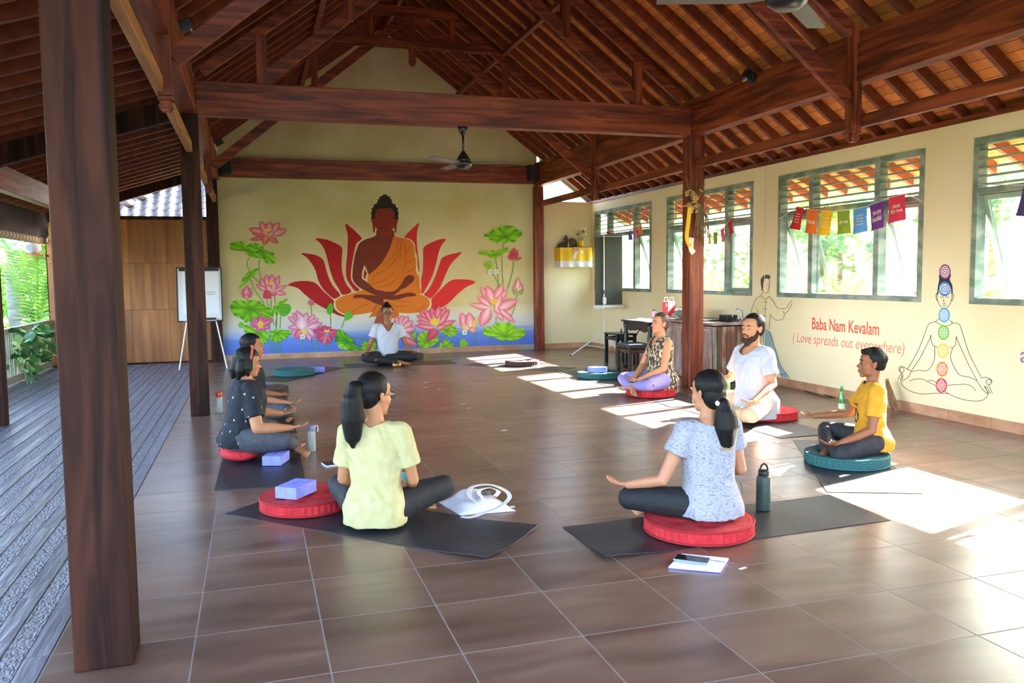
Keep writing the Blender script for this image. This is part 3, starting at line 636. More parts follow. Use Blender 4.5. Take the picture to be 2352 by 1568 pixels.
flower('E', [((1120,480),(1030,400),100),((1130,470),(1060,330),120),((1150,460),(1170,305),120),((1180,470),(1265,320),110),((1200,520),(1340,400),130),((1200,560),(1400,520),110),((1180,600),(1330,690),110),((1200,700),(1420,800),110,PK,'f0a0a8'),((1130,560),(1200,680),150)], None, 'd24a68', 'f6d0d6')
flower('E', [((1660,470),(1440,230),120),((1680,430),(1520,200),120),((1700,400),(1640,170),120),((1740,400),(1770,150),130),((1770,420),(1890,160),110),((1790,440),(1950,210),110),((1650,470),(1390,305),90),((1650,480),(1395,400),80),((1680,520),(1370,475),100),((1760,500),(2055,395),95),((1740,530),(1900,470),90),((1720,540),(1580,730),150,'c93458','e56a84'),((1700,450),(1660,240),80),((1740,450),(1800,260),80)], ((1705,420),80,60), 'd0355a', 'f3b6c0')
p = Paint(1, 'E'); p.poly([(800,220),(840,180),(900,190),(920,280),(925,420),(900,560),(860,650),(720,660),(695,580),(705,450),(750,330)], 'a8563c')
for i in range(6): p.line([(730+i*8,360+i*45),(800,350+i*40),(890,340+i*50)], 9, '7f3a26', True, True)
done(p, 'monk_figure')

# --- right wall: chakra line figure, tai-chi man, lettering
def rdone(p, name, par): p.build(name, 'paint', par)
ch = tag(empty('chakra_painting'), 'line painting of a seated meditating woman with seven coloured chakra discs', 'wall painting')
K = '3a3534'; p = Paint(0, 'G')
for L in ([(1630,262),(1638,330),(1662,374),(1690,392),(1722,374),(1748,330),(1758,262)], [(1632,268),(1622,280),(1628,320),(1640,328)], [(1757,268),(1768,280),(1760,320),(1748,328)], [(1658,292),(1672,300),(1685,292)], [(1702,292),(1716,300),(1728,292)], [(1688,310),(1682,332),(1698,336)], [(1676,355),(1692,350),(1708,355)], [(1680,364),(1692,370),(1704,364)],
          [(1650,472),(1615,500),(1565,518),(1535,585),(1485,715),(1425,830),(1385,895)], [(1735,482),(1762,508),(1815,522),(1845,600),(1892,750),(1950,870),(1998,965)], [(1618,500),(1670,528),(1720,535),(1760,510)],
          [(1580,610),(1562,660),(1490,800),(1415,912)], [(1790,625),(1830,720),(1900,870),(1965,990)], [(1580,605),(1584,660),(1602,698),(1635,712)], [(1790,620),(1785,685),(1760,716),(1738,708)], [(1610,705),(1612,790),(1590,860),(1545,906),(1480,902),(1420,916)], [(1760,716),(1743,790),(1770,870),(1820,940),(1900,960),(1962,990)],
          [(1335,985),(1342,1022),(1400,1070),(1500,1098),(1620,1092),(1735,1095)], [(1690,1075),(1800,1130),(1920,1156),(2000,1152),(2042,1125),(2052,1095)], [(1405,990),(1450,976),(1510,976),(1560,1000),(1625,1032)], [(1555,992),(1590,985),(1625,1006)], [(1715,1027),(1800,1020),(1870,1018),(1920,1036),(1952,1072)],
          [(1385,895),(1345,870),(1318,880),(1320,910),(1340,920)], [(1385,895),(1400,900),(1415,912),(1390,960),(1345,990)], [(1340,920),(1325,945),(1308,975)], [(1335,935),(1345,940),(1325,985)], [(1350,945),(1340,985)], [(1998,965),(2040,960),(2085,985),(2075,1015),(2060,1022)], [(1962,990),(2000,1050),(2045,1098)], [(2020,1030),(2060,1095)], [(2040,1030),(2075,1096)], [(2058,1025),(2092,1094)], [(2030,1035),(2055,1098)]):
    p.line(L, 4.5, K)
p.disc((1340,900), 19, 24, K, 20, .82); p.disc((2060,998), 24, 24, K, 20, .82)
p.poly([(1650,150),(1640,200),(1632,268),(1642,268),(1650,215),(1700,168),(1745,215),(1750,268),(1760,262),(1757,200),(1735,150),(1746,120),(1735,90),(1700,80),(1660,90),(1648,120)], '2a2625'); rdone(p, 'line_drawing', ch)
for c, rx, ry, col, k in (((1697,85),47,61,'8a4a86',12),((1695,228),50,61,'2f78c8',2),((1690,445),46,61,'3f9ed0',14),((1685,590),46,61,'5fb43a',12),((1680,740),47,61,'ecc13a',10),((1674,893),46,61,'ec7a3a',6),((1667,1028),46,61,'d8344a',4)):
    p = Paint(0, 'G'); p.disc(c, rx, ry, col, 32); p.disc(c, rx*.74, ry*.74, 'f6ece0', 48, .86, .09, k); p.disc(c, rx*.5, ry*.5, 'f6ece0', 40, .8, .06, max(4, k//2)); p.disc(c, rx*.26, ry*.26, 'f6ece0', 20, .5); rdone(p, 'chakra_disc', ch)
tc_ = tag(empty('standing_man_painting'), 'painted standing man in a pale jacket with one arm raised, on the window wall', 'wall painting')
p = Paint(0, 'G')
p.poly([(165,285),(125,320),(95,400),(90,440),(140,450),(150,560),(240,570),(252,440),(290,485),(350,480),(365,440),(355,410),(300,385),(275,335),(240,292),(215,262),(185,255)], 'e2d3a8')
p.poly([(180,165),(195,150),(238,146),(241,200),(232,246),(214,262),(188,245)], 'e8d6b0'); p.poly([(355,410),(385,385),(405,350),(428,322),(432,345),(405,400),(362,438)], 'e6d2a4')
p.poly([(185,575),(250,585),(290,720),(335,860),(385,930),(395,965),(350,955),(300,900),(250,800),(200,700)], '8fa6a8'); done_ = rdone(p, 'figure_fill', tc_)
p = Paint(0, 'G')
p.poly([(170,170),(175,140),(205,112),(248,118),(242,146),(215,142),(196,166),(186,246),(178,232)], '4a4644')
for L in ([(241,146),(242,200),(233,246),(214,262),(190,243)], [(165,285),(125,320),(95,400),(90,440)], [(172,288),(212,312),(240,290)], [(185,255),(170,288)], [(240,290),(276,332),(310,385),(355,392),(385,385),(405,350),(430,320)], [(250,440),(290,485),(350,480),(365,440),(355,410)], [(432,345),(405,400),(362,440)], [(213,312),(206,440),(200,560)], [(250,440),(240,560)], [(225,338),(190,335)], [(222,395),(188,392)], [(218,452),(186,450)], [(140,390),(150,450),(145,520)], [(240,575),(290,720),(335,860),(385,930)], [(200,700),(250,800),(300,900),(350,955)], [(345,935),(395,940),(402,972),(350,968),(345,935)], [(222,190),(234,188)], [(224,232),(234,232)], [(238,200),(242,215),(234,218)]): p.line(L, 4, '5a5452')
rdone(p, 'line_drawing', tc_)
def text_mesh(txt, bold=0, shear=0, align='LEFT'):
    cu = bpy.data.curves.new('t', 'FONT'); cu.body = txt; cu.offset = bold; cu.shear = shear; cu.resolution_u = 3; cu.space_line = .9; cu.align_x = align
    o = bpy.data.objects.new('t', cu); COL.objects.link(o); dg = bpy.context.evaluated_depsgraph_get(); me = bpy.data.meshes.new_from_object(o.evaluated_get(dg))
    vs = [v.co.copy() for v in me.vertices]; fs = [tuple(p.vertices) for p in me.polygons]
    bpy.data.objects.remove(o); bpy.data.meshes.remove(me); bpy.data.curves.remove(cu); return vs, fs
def wall_text(name, txt, p0, p1, capz, col, label, bold=0, shear=0):
    a = at(*p0, 0, WX-.002); b = at(*p1, 0, WX-.002); vs, fs = text_mesh(txt, bold, shear)
    x0 = min(v.x for v in vs); x1 = max(v.x for v in vs); s = (b-a).length/(x1-x0); mb = MB(); mb.col = lin(col); d = (b-a).normalized()
    ymax = max(v.y for v in vs); sz = capz
    mb.add([a+d*((v.x-x0)*s)+Vector((-.0005,0,v.y*sz)) for v in vs], fs); return tag(mb.build(name, 'paint'), label, 'lettering')
wall_text('wall_lettering', 'Baba Nam Kevalam', (1865,755), (2019,770), .20, 'd8584a', 'red lettering Baba Nam Kevalam on the window wall', .012)
wall_text('wall_lettering', '( Love spreads out everywhere)', (1821,784), (2077,813), .175, 'd87868', 'thin red slanted lettering below the bold line on the window wall', -.004, .18)
vs, fs = text_mesh('a', .01); mb = MB(); mb.col = lin('9a6a9c'); a = at(2342, 831, 0, WX-.002); mb.add([a+Vector((0,-v.x*.22,v.y*.2)) for v in vs], fs); tag(mb.build('wall_lettering', 'paint'), 'single purple letter a cut off by the right edge of the picture', 'lettering')
# ------------------------------------------------------------------ things in the room
mat('mat_rubber', '29282d', .42, '343338', (25,25,25), 3, bump=.1, bscale=(120,120,120), spec=.4)
def yoga_mat(P, label, curl=None):
    P = [Vector((x, y)) for x, y in P]; N, M = 24, 8; t = .006; vs = []
    for i in range(N+1):
        for j in range(M+1):
            u, v = i/N, j/M; p = (P[0]*(1-u)+P[3]*u)*(1-v)+(P[1]*(1-u)+P[2]*u)*v
            z = .004+.0015*math.sin(u*17+v*3)
            if curl:
                for cu, cv, h in curl: z += h*math.exp(-(((u-cu)*3.2)**2+((v-cv)*1.5)**2)*6)
            vs.append((p.x, p.y, z))
    mb = MB(); K = len(vs); W_ = M+1; fs = []
    for i in range(N):
        for j in range(M): a = i*W_+j; fs += [(a, a+1, a+W_+1, a+W_), (K+a, K+a+W_, K+a+W_+1, K+a+1)]
    edge = [i*W_ for i in range(N+1)]+[N*W_+j for j in range(1, M+1)]+[i*W_+M for i in range(N-1, -1, -1)]+[j for j in range(M-1, 0, -1)]
    fs += [(edge[k], edge[(k+1)%len(edge)], K+edge[(k+1)%len(edge)], K+edge[k]) for k in range(len(edge))]
    mb.add(vs+[(x, y, z-t if z-t > .001 else .001) for x, y, z in vs], fs)
    return tag(mb.build('yoga_mat', 'mat_rubber'), label, 'yoga mat', 'dark yoga mats in a ring')
def rect(a, b, w):
    a, b = Vector(a), Vector(b); d = (b-a).normalized(); n = Vector((-d.y, d.x))*w; return [a, b, b+n, a+n]
# corners: near-left, (across), (along) ...
yoga_mat([(.06,2.33),(.49,2.77),(1.80,1.42),(1.37,.98)], 'dark yoga mat under the woman in the pale yellow shirt', [(1,0,.02),(1,1,.015)])
yoga_mat([(1.95,.79),(1.94,1.39),(3.83,1.47),(3.80,.88)], 'dark yoga mat under the woman in the grey printed shirt', [(0,0,.02)])
yoga_mat([(3.86,1.53),(4.42,1.29),(5.28,2.83),(4.72,3.09)], 'dark yoga mat under the boy in the yellow shirt, half in sunlight')
yoga_mat([(4.66,3.18),(5.24,3.2),(5.22,4.95),(4.63,4.89)], 'dark yoga mat under the bearded man')
yoga_mat([(4.58,5.04),(5.17,5.02),(5.27,6.86),(4.69,6.89)], 'dark yoga mat under the woman in the patterned top')
yoga_mat([(4.64,6.95),(5.22,7.0),(5.15,8.80),(4.56,8.68)], 'dark yoga mat carrying the green cushion with a block on it')
yoga_mat([(4.56,8.72),(5.08,9.05),(3.99,10.49),(3.49,10.16)], 'dark yoga mat with a brown checked cushion near the mural')
yoga_mat([(1.66,10.41),(1.66,11.05),(3.47,11.0),(3.47,10.35)], 'dark yoga mat under the teacher before the mural')
yoga_mat([(.66,8.93),(.17,9.27),(1.19,10.83),(1.67,10.5)], 'dark yoga mat with a green cushion left of the teacher')
yoga_mat([(.02,4.98),(.62,4.94),(.62,6.72),(.02,6.76)], 'dark yoga mat under the far woman behind the woman in black')
yoga_mat([(.02,6.95),(.62,6.92),(.6,8.74),(.0,8.76)], 'dark yoga mat with a brown cushion and a block, third on the left')
yoga_mat([(-.03,2.96),(.58,2.90),(.61,4.74),(.0,4.80)], 'dark yoga mat under the woman in the black lettered shirt')

def gingham(name, c1, c2):
    m = mat(name, c1, .85); n = m.node_tree.nodes; l = m.node_tree.links; b = n['Principled BSDF']
    tc = n.new('ShaderNodeTexCoord'); ck = n.new('ShaderNodeTexChecker'); ck.inputs['Scale'].default_value = 110; ck.inputs[1].default_value = (*lin(c1),1); ck.inputs[2].default_value = (*lin(c2),1)
    l.new(tc.outputs['Object'], ck.inputs[0]); l.new(ck.outputs[0], b.inputs['Base Color'])
mat('cushion_red', 'b51c26', .85, 'c92b33', (14,14,14), bump=.15, bscale=(300,300,300)); gingham('cushion_green', '1d4547', '3a7472'); gingham('cushion_brown', '35211e', '5c423c')
mat('piping_green', '2a6a6c', .85); mat('piping_brown', '4a2c26', .85); mat('piping_red', 'a3161f', .85)
def cushion(c, r, col, label, h=.075, z=.008):
    o = empty('floor_cushion', (c[0], c[1], z)); tag(o, label, 'cushion', 'round tufted floor cushions')
    S = 176; rings = []
    tufts = [(0,0)]+[(.5*r*math.cos(a), .5*r*math.sin(a)) for a in (k*PI/3+.3 for k in range(6))]
    def tz(x, y):
        d = 0
        for a, b in tufts: d += .020*math.exp(-((x-a)**2+(y-b)**2)/(.0016))+.008*math.exp(-((x-a)**2+(y-b)**2)/(.008))
        return h+.012*(1-(x*x+y*y)/(r*r))-d
    prof = []
    for k in range(S):
        a = 2*PI*k/S; rib = .007*(0, 1, 0, -1)[k % 4]
        col_ = []
        for q in (0.001, .1,.2,.3,.4,.5,.6,.7,.8,.88,.94): x, y = q*r*math.cos(a), q*r*math.sin(a); col_.append((x, y, tz(x, y)))
        for q, zz in ((.985,h+.004),(1.0,h-.006)): col_.append((q*r*math.cos(a), q*r*math.sin(a), zz))
        for q, zz in ((1.0,h*.8),(1.0,h*.5),(1.0,h*.2)): rr = q*r+rib; col_.append((rr*math.cos(a), rr*math.sin(a), zz))
        for q, zz in ((1.0,.008),(.97,.0)): col_.append((q*r*math.cos(a), q*r*math.sin(a), zz))
        prof.append(col_)
    m = len(prof[0]); mb = MB(); mb.loft([[prof[k][i] for k in range(S)] for i in range(m)])
    mb.build('body', 'cushion_'+col, o, smooth=True)
    for zz in (h-.002, .006):
        t = MB(); t.tube([(r*1.012*math.cos(2*PI*k/48), r*1.012*math.sin(2*PI*k/48), zz) for k in range(49)], .0065, 6, False); t.build('piping', 'piping_'+col, o, smooth=True)
    return o
cushion((2.64,1.07), .30, 'red', 'round red cushion under the woman in the grey printed shirt')
cushion((.55,2.33), .28, 'red', 'round red cushion with a lavender block, left of the yellow shirt')
cushion((4.56,2.20), .30, 'green', 'round green checked cushion under the boy')
cushion((5.16,4.14), .30, 'red', 'round red cushion behind the bearded man')
cushion((4.80,5.97), .29, 'red', 'round red cushion under the woman in the patterned top')
cushion((.38,7.80), .27, 'brown', 'round brown checked cushion at the left beyond the seated women')
cushion((.82,9.82), .29, 'green', 'round green cushion on the mat left of the teacher')
cushion((4.90,7.80), .29, 'green', 'round green cushion with a lavender block, beyond the patterned top')
cushion((4.38,9.70), .27, 'brown', 'round brown checked cushion in front of the right end of the mural')
cushion((2.85,11.55), .27, 'brown', 'round brown cushion on the floor behind the teacher')
# folded red cushion under the woman in black
fc = empty('folded_cushion', (.14,3.98,.008)); tag(fc, 'red cushion folded double under the woman in black', 'cushion', 'round tufted floor cushions')
mb = MB(); rr = []
for i in range(25):
    t = i/24; x = -.27+.54*t; wd = .17*math.sqrt(max(.02, 1-(2*t-1)**2)); th = .056*max(.35, math.sqrt(max(.02, 1-(2*t-1)**4)))
    rr.append([(math.cos(a)*wd*(1+.03*(k%2)), x, .057+math.sin(a)*th) for k, a in enumerate(2*PI*j/20 for j in range(20))])
mb.loft(rr); mb.build('body', 'cushion_red', fc, smooth=True)
MB().tube([(-.172*math.sin(PI*(i/24))-.0, -.27+.54*i/24, .066) for i in range(25)], .009, 6).build('piping', 'piping_red', fc, smooth=True)

mat('block_foam', '7f86e0', .7, '8b92e6', (40,40,40), 2); mat('block_mark', '6a72cf', .7)
def block(c, rz, label, z=.008, L=.23, W_=.15, H=.075):
    o = empty('yoga_block', (c[0], c[1], z), rz); tag(o, label, 'yoga block', 'lavender foam yoga blocks')
    MB().box((0,0,H/2),(L,W_,H)).build('body', 'block_foam', o, bevel=.006); MB().box((0,0,H),(.09,.022,.0008)).build('imprint', 'block_mark', o)
block((.40,3.68), 1.25, 'lavender block on the mat in front of the woman in black')
block((.49,2.33), .95, 'lavender block lying on the red cushion beside the yellow shirt', .085, .235, .155)
block((.33,8.16), .6, 'lavender block standing behind the brown cushion at the left')
block((1.16,9.98), .05, 'lavender block beside the green cushion left of the teacher')
block((4.85,7.72), .1, 'lavender block on top of the green cushion at the right', .088)

# drink bottles
mat('clear_plastic', 'c8d4d6', .15, alpha=.45, spec=.6); mat('teal_plastic', '1f9aa0', .2, spec=.6); mat('lilac_plastic', '8a86b0', .35); mat('flask_green', '36443f', .5, '3c4a44', (60,60,60), spec=.4)
mat('bottle_green', '2f8a3a', .12, spec=.7, alpha=.85); mat('drink_green', '5aa845', .3); mat('label_paper', 'e8e8e0', .7); mat('orange_plastic', 'd2461c', .4); mat('cap_dark', '3a4660', .4)
b = tag(empty('water_bottle', (.70,4.06,.0)), 'clear water bottle with a lilac lid and white strap', 'bottle')
MB().lathe([(.031,0),(.033,.01),(.033,.17),(.030,.18)], seg=20).build('body', 'clear_plastic', b, True); MB().lathe([(.034,.178),(.035,.183),(.035,.218),(.032,.224)], seg=20).build('lid', 'lilac_plastic', b, True)
MB().lathe([(.029,.004),(.029,.07)], seg=16).build('water', mat('water', 'b8c4c0', .1, alpha=.3), b); MB().tube([(.03,0,.215),(.05,0,.215),(.055,0,.19),(.05,0,.165),(.045,0,.17)], .004, 6).build('strap', 'white_paint', b)
b = tag(empty('water_bottle', (1.21,2.42,.0)), 'teal sports bottle in front of the yellow-shirt woman', 'bottle')
MB().lathe([(.033,0),(.036,.01),(.036,.15),(.034,.16)], seg=24).build('body', 'teal_plastic', b, True); MB().lathe([(.036,.16),(.037,.165),(.037,.185),(.030,.20),(.028,.205)], seg=24).build('lid', 'cap_dark', b, True)
MB().box((-.018,0,.205),(.03,.03,.028)).build('spout', 'teal_plastic', b, bevel=.006); MB().tube([(.03,0,.2),(.032,0,.225),(.0,0,.222)], .006, 6).build('handle', 'cap_dark', b)
b = tag(empty('steel_flask', (3.22,1.30,.008)), 'dark green steel flask with a loop lid on the front mat', 'bottle')
MB().lathe([(.042,0),(.0445,.006),(.0445,.185),(.040,.205),(.031,.218)], seg=28).build('body', 'flask_green', b, True); MB().lathe([(.033,.216),(.034,.219),(.034,.242),(.030,.247)], seg=24).build('lid', 'black_plastic', b, True)
MB().tube([(-.026,0,.235),(-.026,0,.255),(-.016,0,.278),(0,0,.286),(.016,0,.278),(.026,0,.255),(.026,0,.235)], .006, 8).build('loop', 'black_plastic', b, True); MB().ell((.033,-.012,.235),(.006,.006,.006)).build('button', 'chrome', b)
b = tag(empty('glass_bottle', (6.05,4.12,.0)), 'green glass soft drink bottle near the window wall', 'bottle')
MB().lathe([(.028,0),(.031,.006),(.031,.14),(.026,.175),(.016,.215),(.013,.26)], seg=20).build('body', 'bottle_green', b, True); MB().lathe([(.0145,.258),(.0155,.262),(.0155,.275),(.013,.278)], seg=16).build('cap', mat('cap_green', '3fae5a', .4), b, True)
MB().lathe([(.0318,.045),(.0318,.10)], seg=20).build('paper_label', mat('label_faded', 'bfd8b8', .7), b)
b = tag(empty('jar_bottle', (-.12,6.46,.0)), 'clear jar with an orange lid beside the dark column', 'bottle')
MB().lathe([(.034,0),(.036,.01),(.036,.17),(.03,.18)], seg=20).build('body', 'clear_plastic', b, True); MB().lathe([(.037,.178),(.038,.182),(.038,.225),(.035,.23)], seg=20).build('lid', 'orange_plastic', b, True)
b = tag(empty('singing_bowl', (2.42,10.16,.0)), 'small brass singing bowl in front of the teacher', 'bowl')
mat('brass', 'a88a52', .35, metal=.9)
MB().lathe([(.035,0),(.055,.006),(.072,.03),(.074,.055),(.070,.082),(.066,.082),(.069,.055),(.066,.03),(.03,.012)], seg=28).build('bowl', 'brass', b, True)
MB().lathe([(.055,.0),(.058,.004),(.055,.008)], seg=20).build('ring_pad', 'cushion_red', b)

# tote bag, notebook, phone, slips
mat('tote_cloth', 'cfccd8', .9, 'dcd9e2', (9,9,9), bump=.3, bscale=(20,20,20)); mat('white_strap', 'e2dfdc', .8)
tb_ = tag(empty('tote_bag', (1.57,1.97,.0)), 'white cloth tote bag lying crumpled with its straps over it', 'bag')
mb = MB(); NX, NY = 18, 12; top = []; bot = []
cr_ = [Vector((-.20,.17)), Vector((-.14,-.16)), Vector((.21,-.18)), Vector((.10,.27))]
for i in range(NX+1):
    for j in range(NY+1):
        u, v = i/NX, j/NY; p = (cr_[0]*(1-u)+cr_[3]*u)*(1-v)+(cr_[1]*(1-u)+cr_[2]*u)*v
        hgt = .11*(math.sin(PI*min(1,max(0,u)))*math.sin(PI*v))**.6*(.8+.35*mnoise.noise(Vector((u*4,v*4,1))))
        top.append((p.x, p.y, .004+max(0, hgt))); bot.append((p.x, p.y, .002))
W_ = NY+1; K = len(top); fs = []
for i in range(NX):
    for j in range(NY): a = i*W_+j; fs += [(a, a+1, a+W_+1, a+W_), (K+a, K+a+W_, K+a+W_+1, K+a+1)]
edge = [i*W_ for i in range(NX+1)]+[NX*W_+j for j in range(1, NY+1)]+[i*W_+NY for i in range(NX-1, -1, -1)]+[j for j in range(NY-1, 0, -1)]
fs += [(edge[k], edge[(k+1)%len(edge)], K+edge[(k+1)%len(edge)], K+edge[k]) for k in range(len(edge))]
mb.add(top+bot, fs); mb.build('body', 'tote_cloth', tb_, smooth=True)
def ribbon(pts, w, m, name, par, up=(0,0,1)):
    Q_ = [Vector(p) for p in pts]; P = []
    for i in range(len(Q_)-1):
        a, b, c, d = Q_[max(0,i-1)], Q_[i], Q_[i+1], Q_[min(len(Q_)-1,i+2)]
        for t in (0,.25,.5,.75): P.append(.5*((2*b)+(c-a)*t+(2*a-5*b+4*c-d)*t*t+(3*b-a-3*c+d)*t**3))
    P.append(Q_[-1]); mb = MB(); vs = []; n = len(P)
    for i, p in enumerate(P):
        t = (P[min(i+1,n-1)]-P[max(i-1,0)]).normalized(); s = t.cross(Vector(up)); s = s.normalized() if s.length > 1e-4 else Vector((1,0,0))
        k = s.cross(t).normalized()*.0015
        vs += [p+s*w/2-k, p-s*w/2-k, p-s*w/2+k, p+s*w/2+k]
    fs = []
    for i in range(n-1):
        a = i*4
        for q in range(4): fs.append((a+q, a+(q+1)%4, a+4+(q+1)%4, a+4+q))
    fs += [(0,1,2,3), (n*4-4,n*4-1,n*4-2,n*4-3)]; mb.add(vs, fs); return mb.build(name, m, par)
ribbon([(-.02,-.14,.06),(-.05,-.03,.09),(.0,.08,.11),(.12,.10,.11),(.2,.02,.085),(.2,-.08,.06),(.1,-.16,.03),(-.02,-.20,.012),(-.1,-.235,.008),(-.14,-.20,.008)], .028, 'white_strap', 'strap', tb_)
ribbon([(.02,-.12,.08),(.02,.0,.10),(.1,.04,.105),(.14,-.04,.10),(.1,-.1,.085)], .028, 'white_strap', 'strap', tb_, (.3,.2,1))
MB().box((.06,.02,.082),(.09,.05,.03)).build('purse', mat('dark_print', '3a302c', .7, '7a6a60', (60,60,60)), tb_, bevel=.01); MB().box((-.06,.10,.075),(.012,.10,.001), Matrix.Rotation(-.4,3,'Z')).build('print', mat('blue_print', '5a6a9c', .7), tb_)
MB().box((.20,-.14,.02),(.03,.03,.002)).build('tag', 'white_paint', tb_)
nb = tag(empty('notebook', (2.37,.585,.0)), 'spiral notebook lying open on the floor under a phone', 'notebook')
A, B_, C_, D_ = [Vector((x-2.37, y-.585, 0)) for x, y in ((2.19,.58),(2.35,.73),(2.54,.59),(2.40,.44))]
MB().prism([A,D_,C_,B_], (0,0,.004)).build('cover', mat('violet_cover', '5a3fae', .5), nb); MB().prism([p*.985+Vector((0,0,.004)) for p in (A,D_,C_,B_)], (0,0,.009)).build('pages', mat('paper', 'dfe2f0', .8), nb)
for k in range(22):
    p = B_.lerp(C_, (k+.5)/22); MB().tube([p+Vector((.004*math.cos(a), .004*math.cos(a), .008+.007*math.sin(a))) for a in (q*PI/4 for q in range(8))], .001, 4).build('coil', 'black_metal', nb)
for k in range(9): a = Vector((.02+.008*k,.02-.008*k,.0135)); MB().box(a+Vector((.03,0,0)), (.05+.02*(k%3),.0025,.0004), Matrix.Rotation(-.6,3,'Z')).build('writing_line', mat('pen_red', 'b08aa8', .7), nb)
ph = tag(empty('mobile_phone', (2.345,.62,.014), -.72), 'black phone in a clear case lying on the notebook', 'phone')
MB().box((0,0,.0045),(.176,.086,.009)).build('case', 'clear_plastic', ph, bevel=.004); MB().box((0,0,.0055),(.17,.08,.008)).build('body', 'black_plastic', ph, bevel=.003); MB().box((0,0,.0098),(.162,.074,.0008)).build('screen', mat('screen_glass', '0a0b0d', .08, spec=.6), ph)
nb2 = tag(empty('notebook', (2.80,1.76,.0), -.4), 'white notebook in front of the woman in the grey shirt', 'notebook'); MB().box((0,0,.006),(.22,.16,.012)).build('pages', 'paper', nb2, bevel=.002); MB().box((0,0,.0015),(.225,.165,.003)).build('cover', 'violet_cover', nb2)
sg = tag(empty('eyeglasses', (2.80,1.75,.014), .2), 'thin folded spectacles lying on the white notebook', 'glasses')
for s in (-1, 1): MB().tube([(s*.033+.026*math.cos(a), 0, .024+.02*math.sin(a)) for a in (q*PI/8 for q in range(17))], .002, 5).build('rim', 'black_metal', sg); MB().tube([(s*.06,0,.03),(s*.062,.06,.025),(s*.058,.11,.006)], .002, 5).build('temple', 'black_metal', sg)
MB().tube([(-.008,0,.03),(0,0,.034),(.008,0,.03)], .002, 5).build('bridge', 'black_metal', sg)
bk = tag(empty('booklet', (.80,3.50,.0), .2), 'small dark booklet with white pages left of the yellow shirt', 'book'); MB().box((0,0,.006),(.10,.14,.012)).build('pages', 'paper', bk); MB().box((0,0,.013),(.102,.142,.002)).build('cover', mat('photo_cover', '2c2a30', .4), bk)
b3 = tag(empty('notepad', (4.68,2.66,.010), .5), 'blue covered notepad beside the boy\'s knee', 'notebook'); MB().box((0,0,.008),(.13,.18,.014)).build('pages', 'paper', b3); MB().box((0,0,.0005),(.135,.185,.002)).build('cover', mat('blue_cover', '2c3f8a', .5), b3)
for k, (x, y, L) in enumerate([(941,855,8),(954,854,9),(943,857,8),(953,863,9),(980,878,11),(978,890,11),(1009,893,10),(1063,927,13),(1078,937,13),(1158,988,16),(1706,1305,22)]):
    p = at(x, y, 2, 0); w_ = L/FPX*pix(p)[2]
    lab = 'white paper slip on the tiles near the notebook' if k == 10 else ('white paper slip alone in the middle of the floor' if k == 9 else 'small white paper slip on the tiles in front of the teacher')
    tag(MB().box((p.x,p.y,.001),(w_,w_*.38,.001), Matrix.Rotation(.3,3,'Z')).build('paper_slip', 'white_paint'), lab, 'paper slip', 'white paper slips on the tiles')

# ceiling fans
mat('fan_dark', '241f20', .35, spec=.5); mat('blade_grey', '6e6c6a', .45)
def fan(x, y, z, rot, label):
    f = empty('ceiling_fan', (x, y, z)); tag(f, label, 'fan', 'ceiling fans')
    MB().lathe([(.05,.42),(.07,.44)], seg=20).build('canopy', 'fan_dark', f, True) if False else MB().lathe([(.02,.33),(.045,.37),(.07,.44)], seg=20).build('canopy', 'fan_dark', f, True)
    MB().tube([(0,0,.12),(0,0,.36)], .013, 10).build('rod', 'fan_dark', f, True)
    MB().lathe([(.085,.03),(.075,.06),(.045,.11),(.018,.15)], seg=24).build('housing', 'fan_dark', f, True)
    MB().lathe([(.02,-.05),(.06,-.045),(.09,-.02),(.098,.005),(.095,.03),(.06,.04)], seg=28).build('motor', 'fan_dark', f, True)
    for k in range(3):
        a = rot+k*2*PI/3; R = Matrix.Rotation(a,3,'Z') @ Matrix.Rotation(.18,3,'X')
        mb = MB(); mb.prism([R@Vector(p) for p in ((.09,-.035,.012),(.2,-.06,.012),(.6,-.05,.012),(.61,.045,.012),(.2,.055,.012),(.09,.03,.012))], R@Vector((0,0,.008))); mb.build('blade', 'blade_grey', f)
fan(2.63, ROWS[2], 2.73, 1.745, 'dark three-blade ceiling fan hanging from the middle tie beam')
fan(2.70, ROWS[1], 2.73, .72, 'dark ceiling fan cut off by the top edge of the picture')
# spotlights and speakers
def spot(p, rz, label, big=1):
    s = empty('spotlight', p, rz); tag(s, label, 'spotlight', 'black spotlights on the beams')
    MB().box((0,0,.07*big),(.16*big,.09*big,.11*big), Matrix.Rotation(.5,3,'Y')).build('housing', 'black_metal', s, bevel=.006)
    MB().box((-.05*big,0,.05*big),(.01,.075*big,.09*big), Matrix.Rotation(.5,3,'Y')).build('lens', mat('lens', 'c8c8c4', .15), s); MB().tube([(0,-.055*big,.09*big),(.03,-.055*big,.0),(.03,.055*big,.0),(0,.055*big,.09*big)], .006, 6).build('bracket', 'black_metal', s)
spot((5.48,5.0,3.51), .0, 'black floodlight on the big right beam under the rafters', .9)
spot((5.46,10.6,3.51), 0, 'small black spotlight on the far right beam', .8); spot((-.16,10.9,3.51), PI, 'small black spotlight on the far left beam', .8); spot((-.2,4.6,3.51), PI, 'small black spotlight on the near left beam', .8)
for x, l in ((5.42,'black box speaker at the right end of the mural beam'),(-.10,'black box speaker at the left end of the mural beam')):
    s = tag(empty('box_speaker', (x,12.17,3.22)), l, 'speaker', 'small black speakers on the mural beam'); MB().box((0,0,.16),(.17,.16,.30)).build('cabinet', 'black_plastic', s, bevel=.006); MB().box((0,-.082,.16),(.145,.006,.27)).build('grille', mat('grille', '1e1e1e', .8), s)
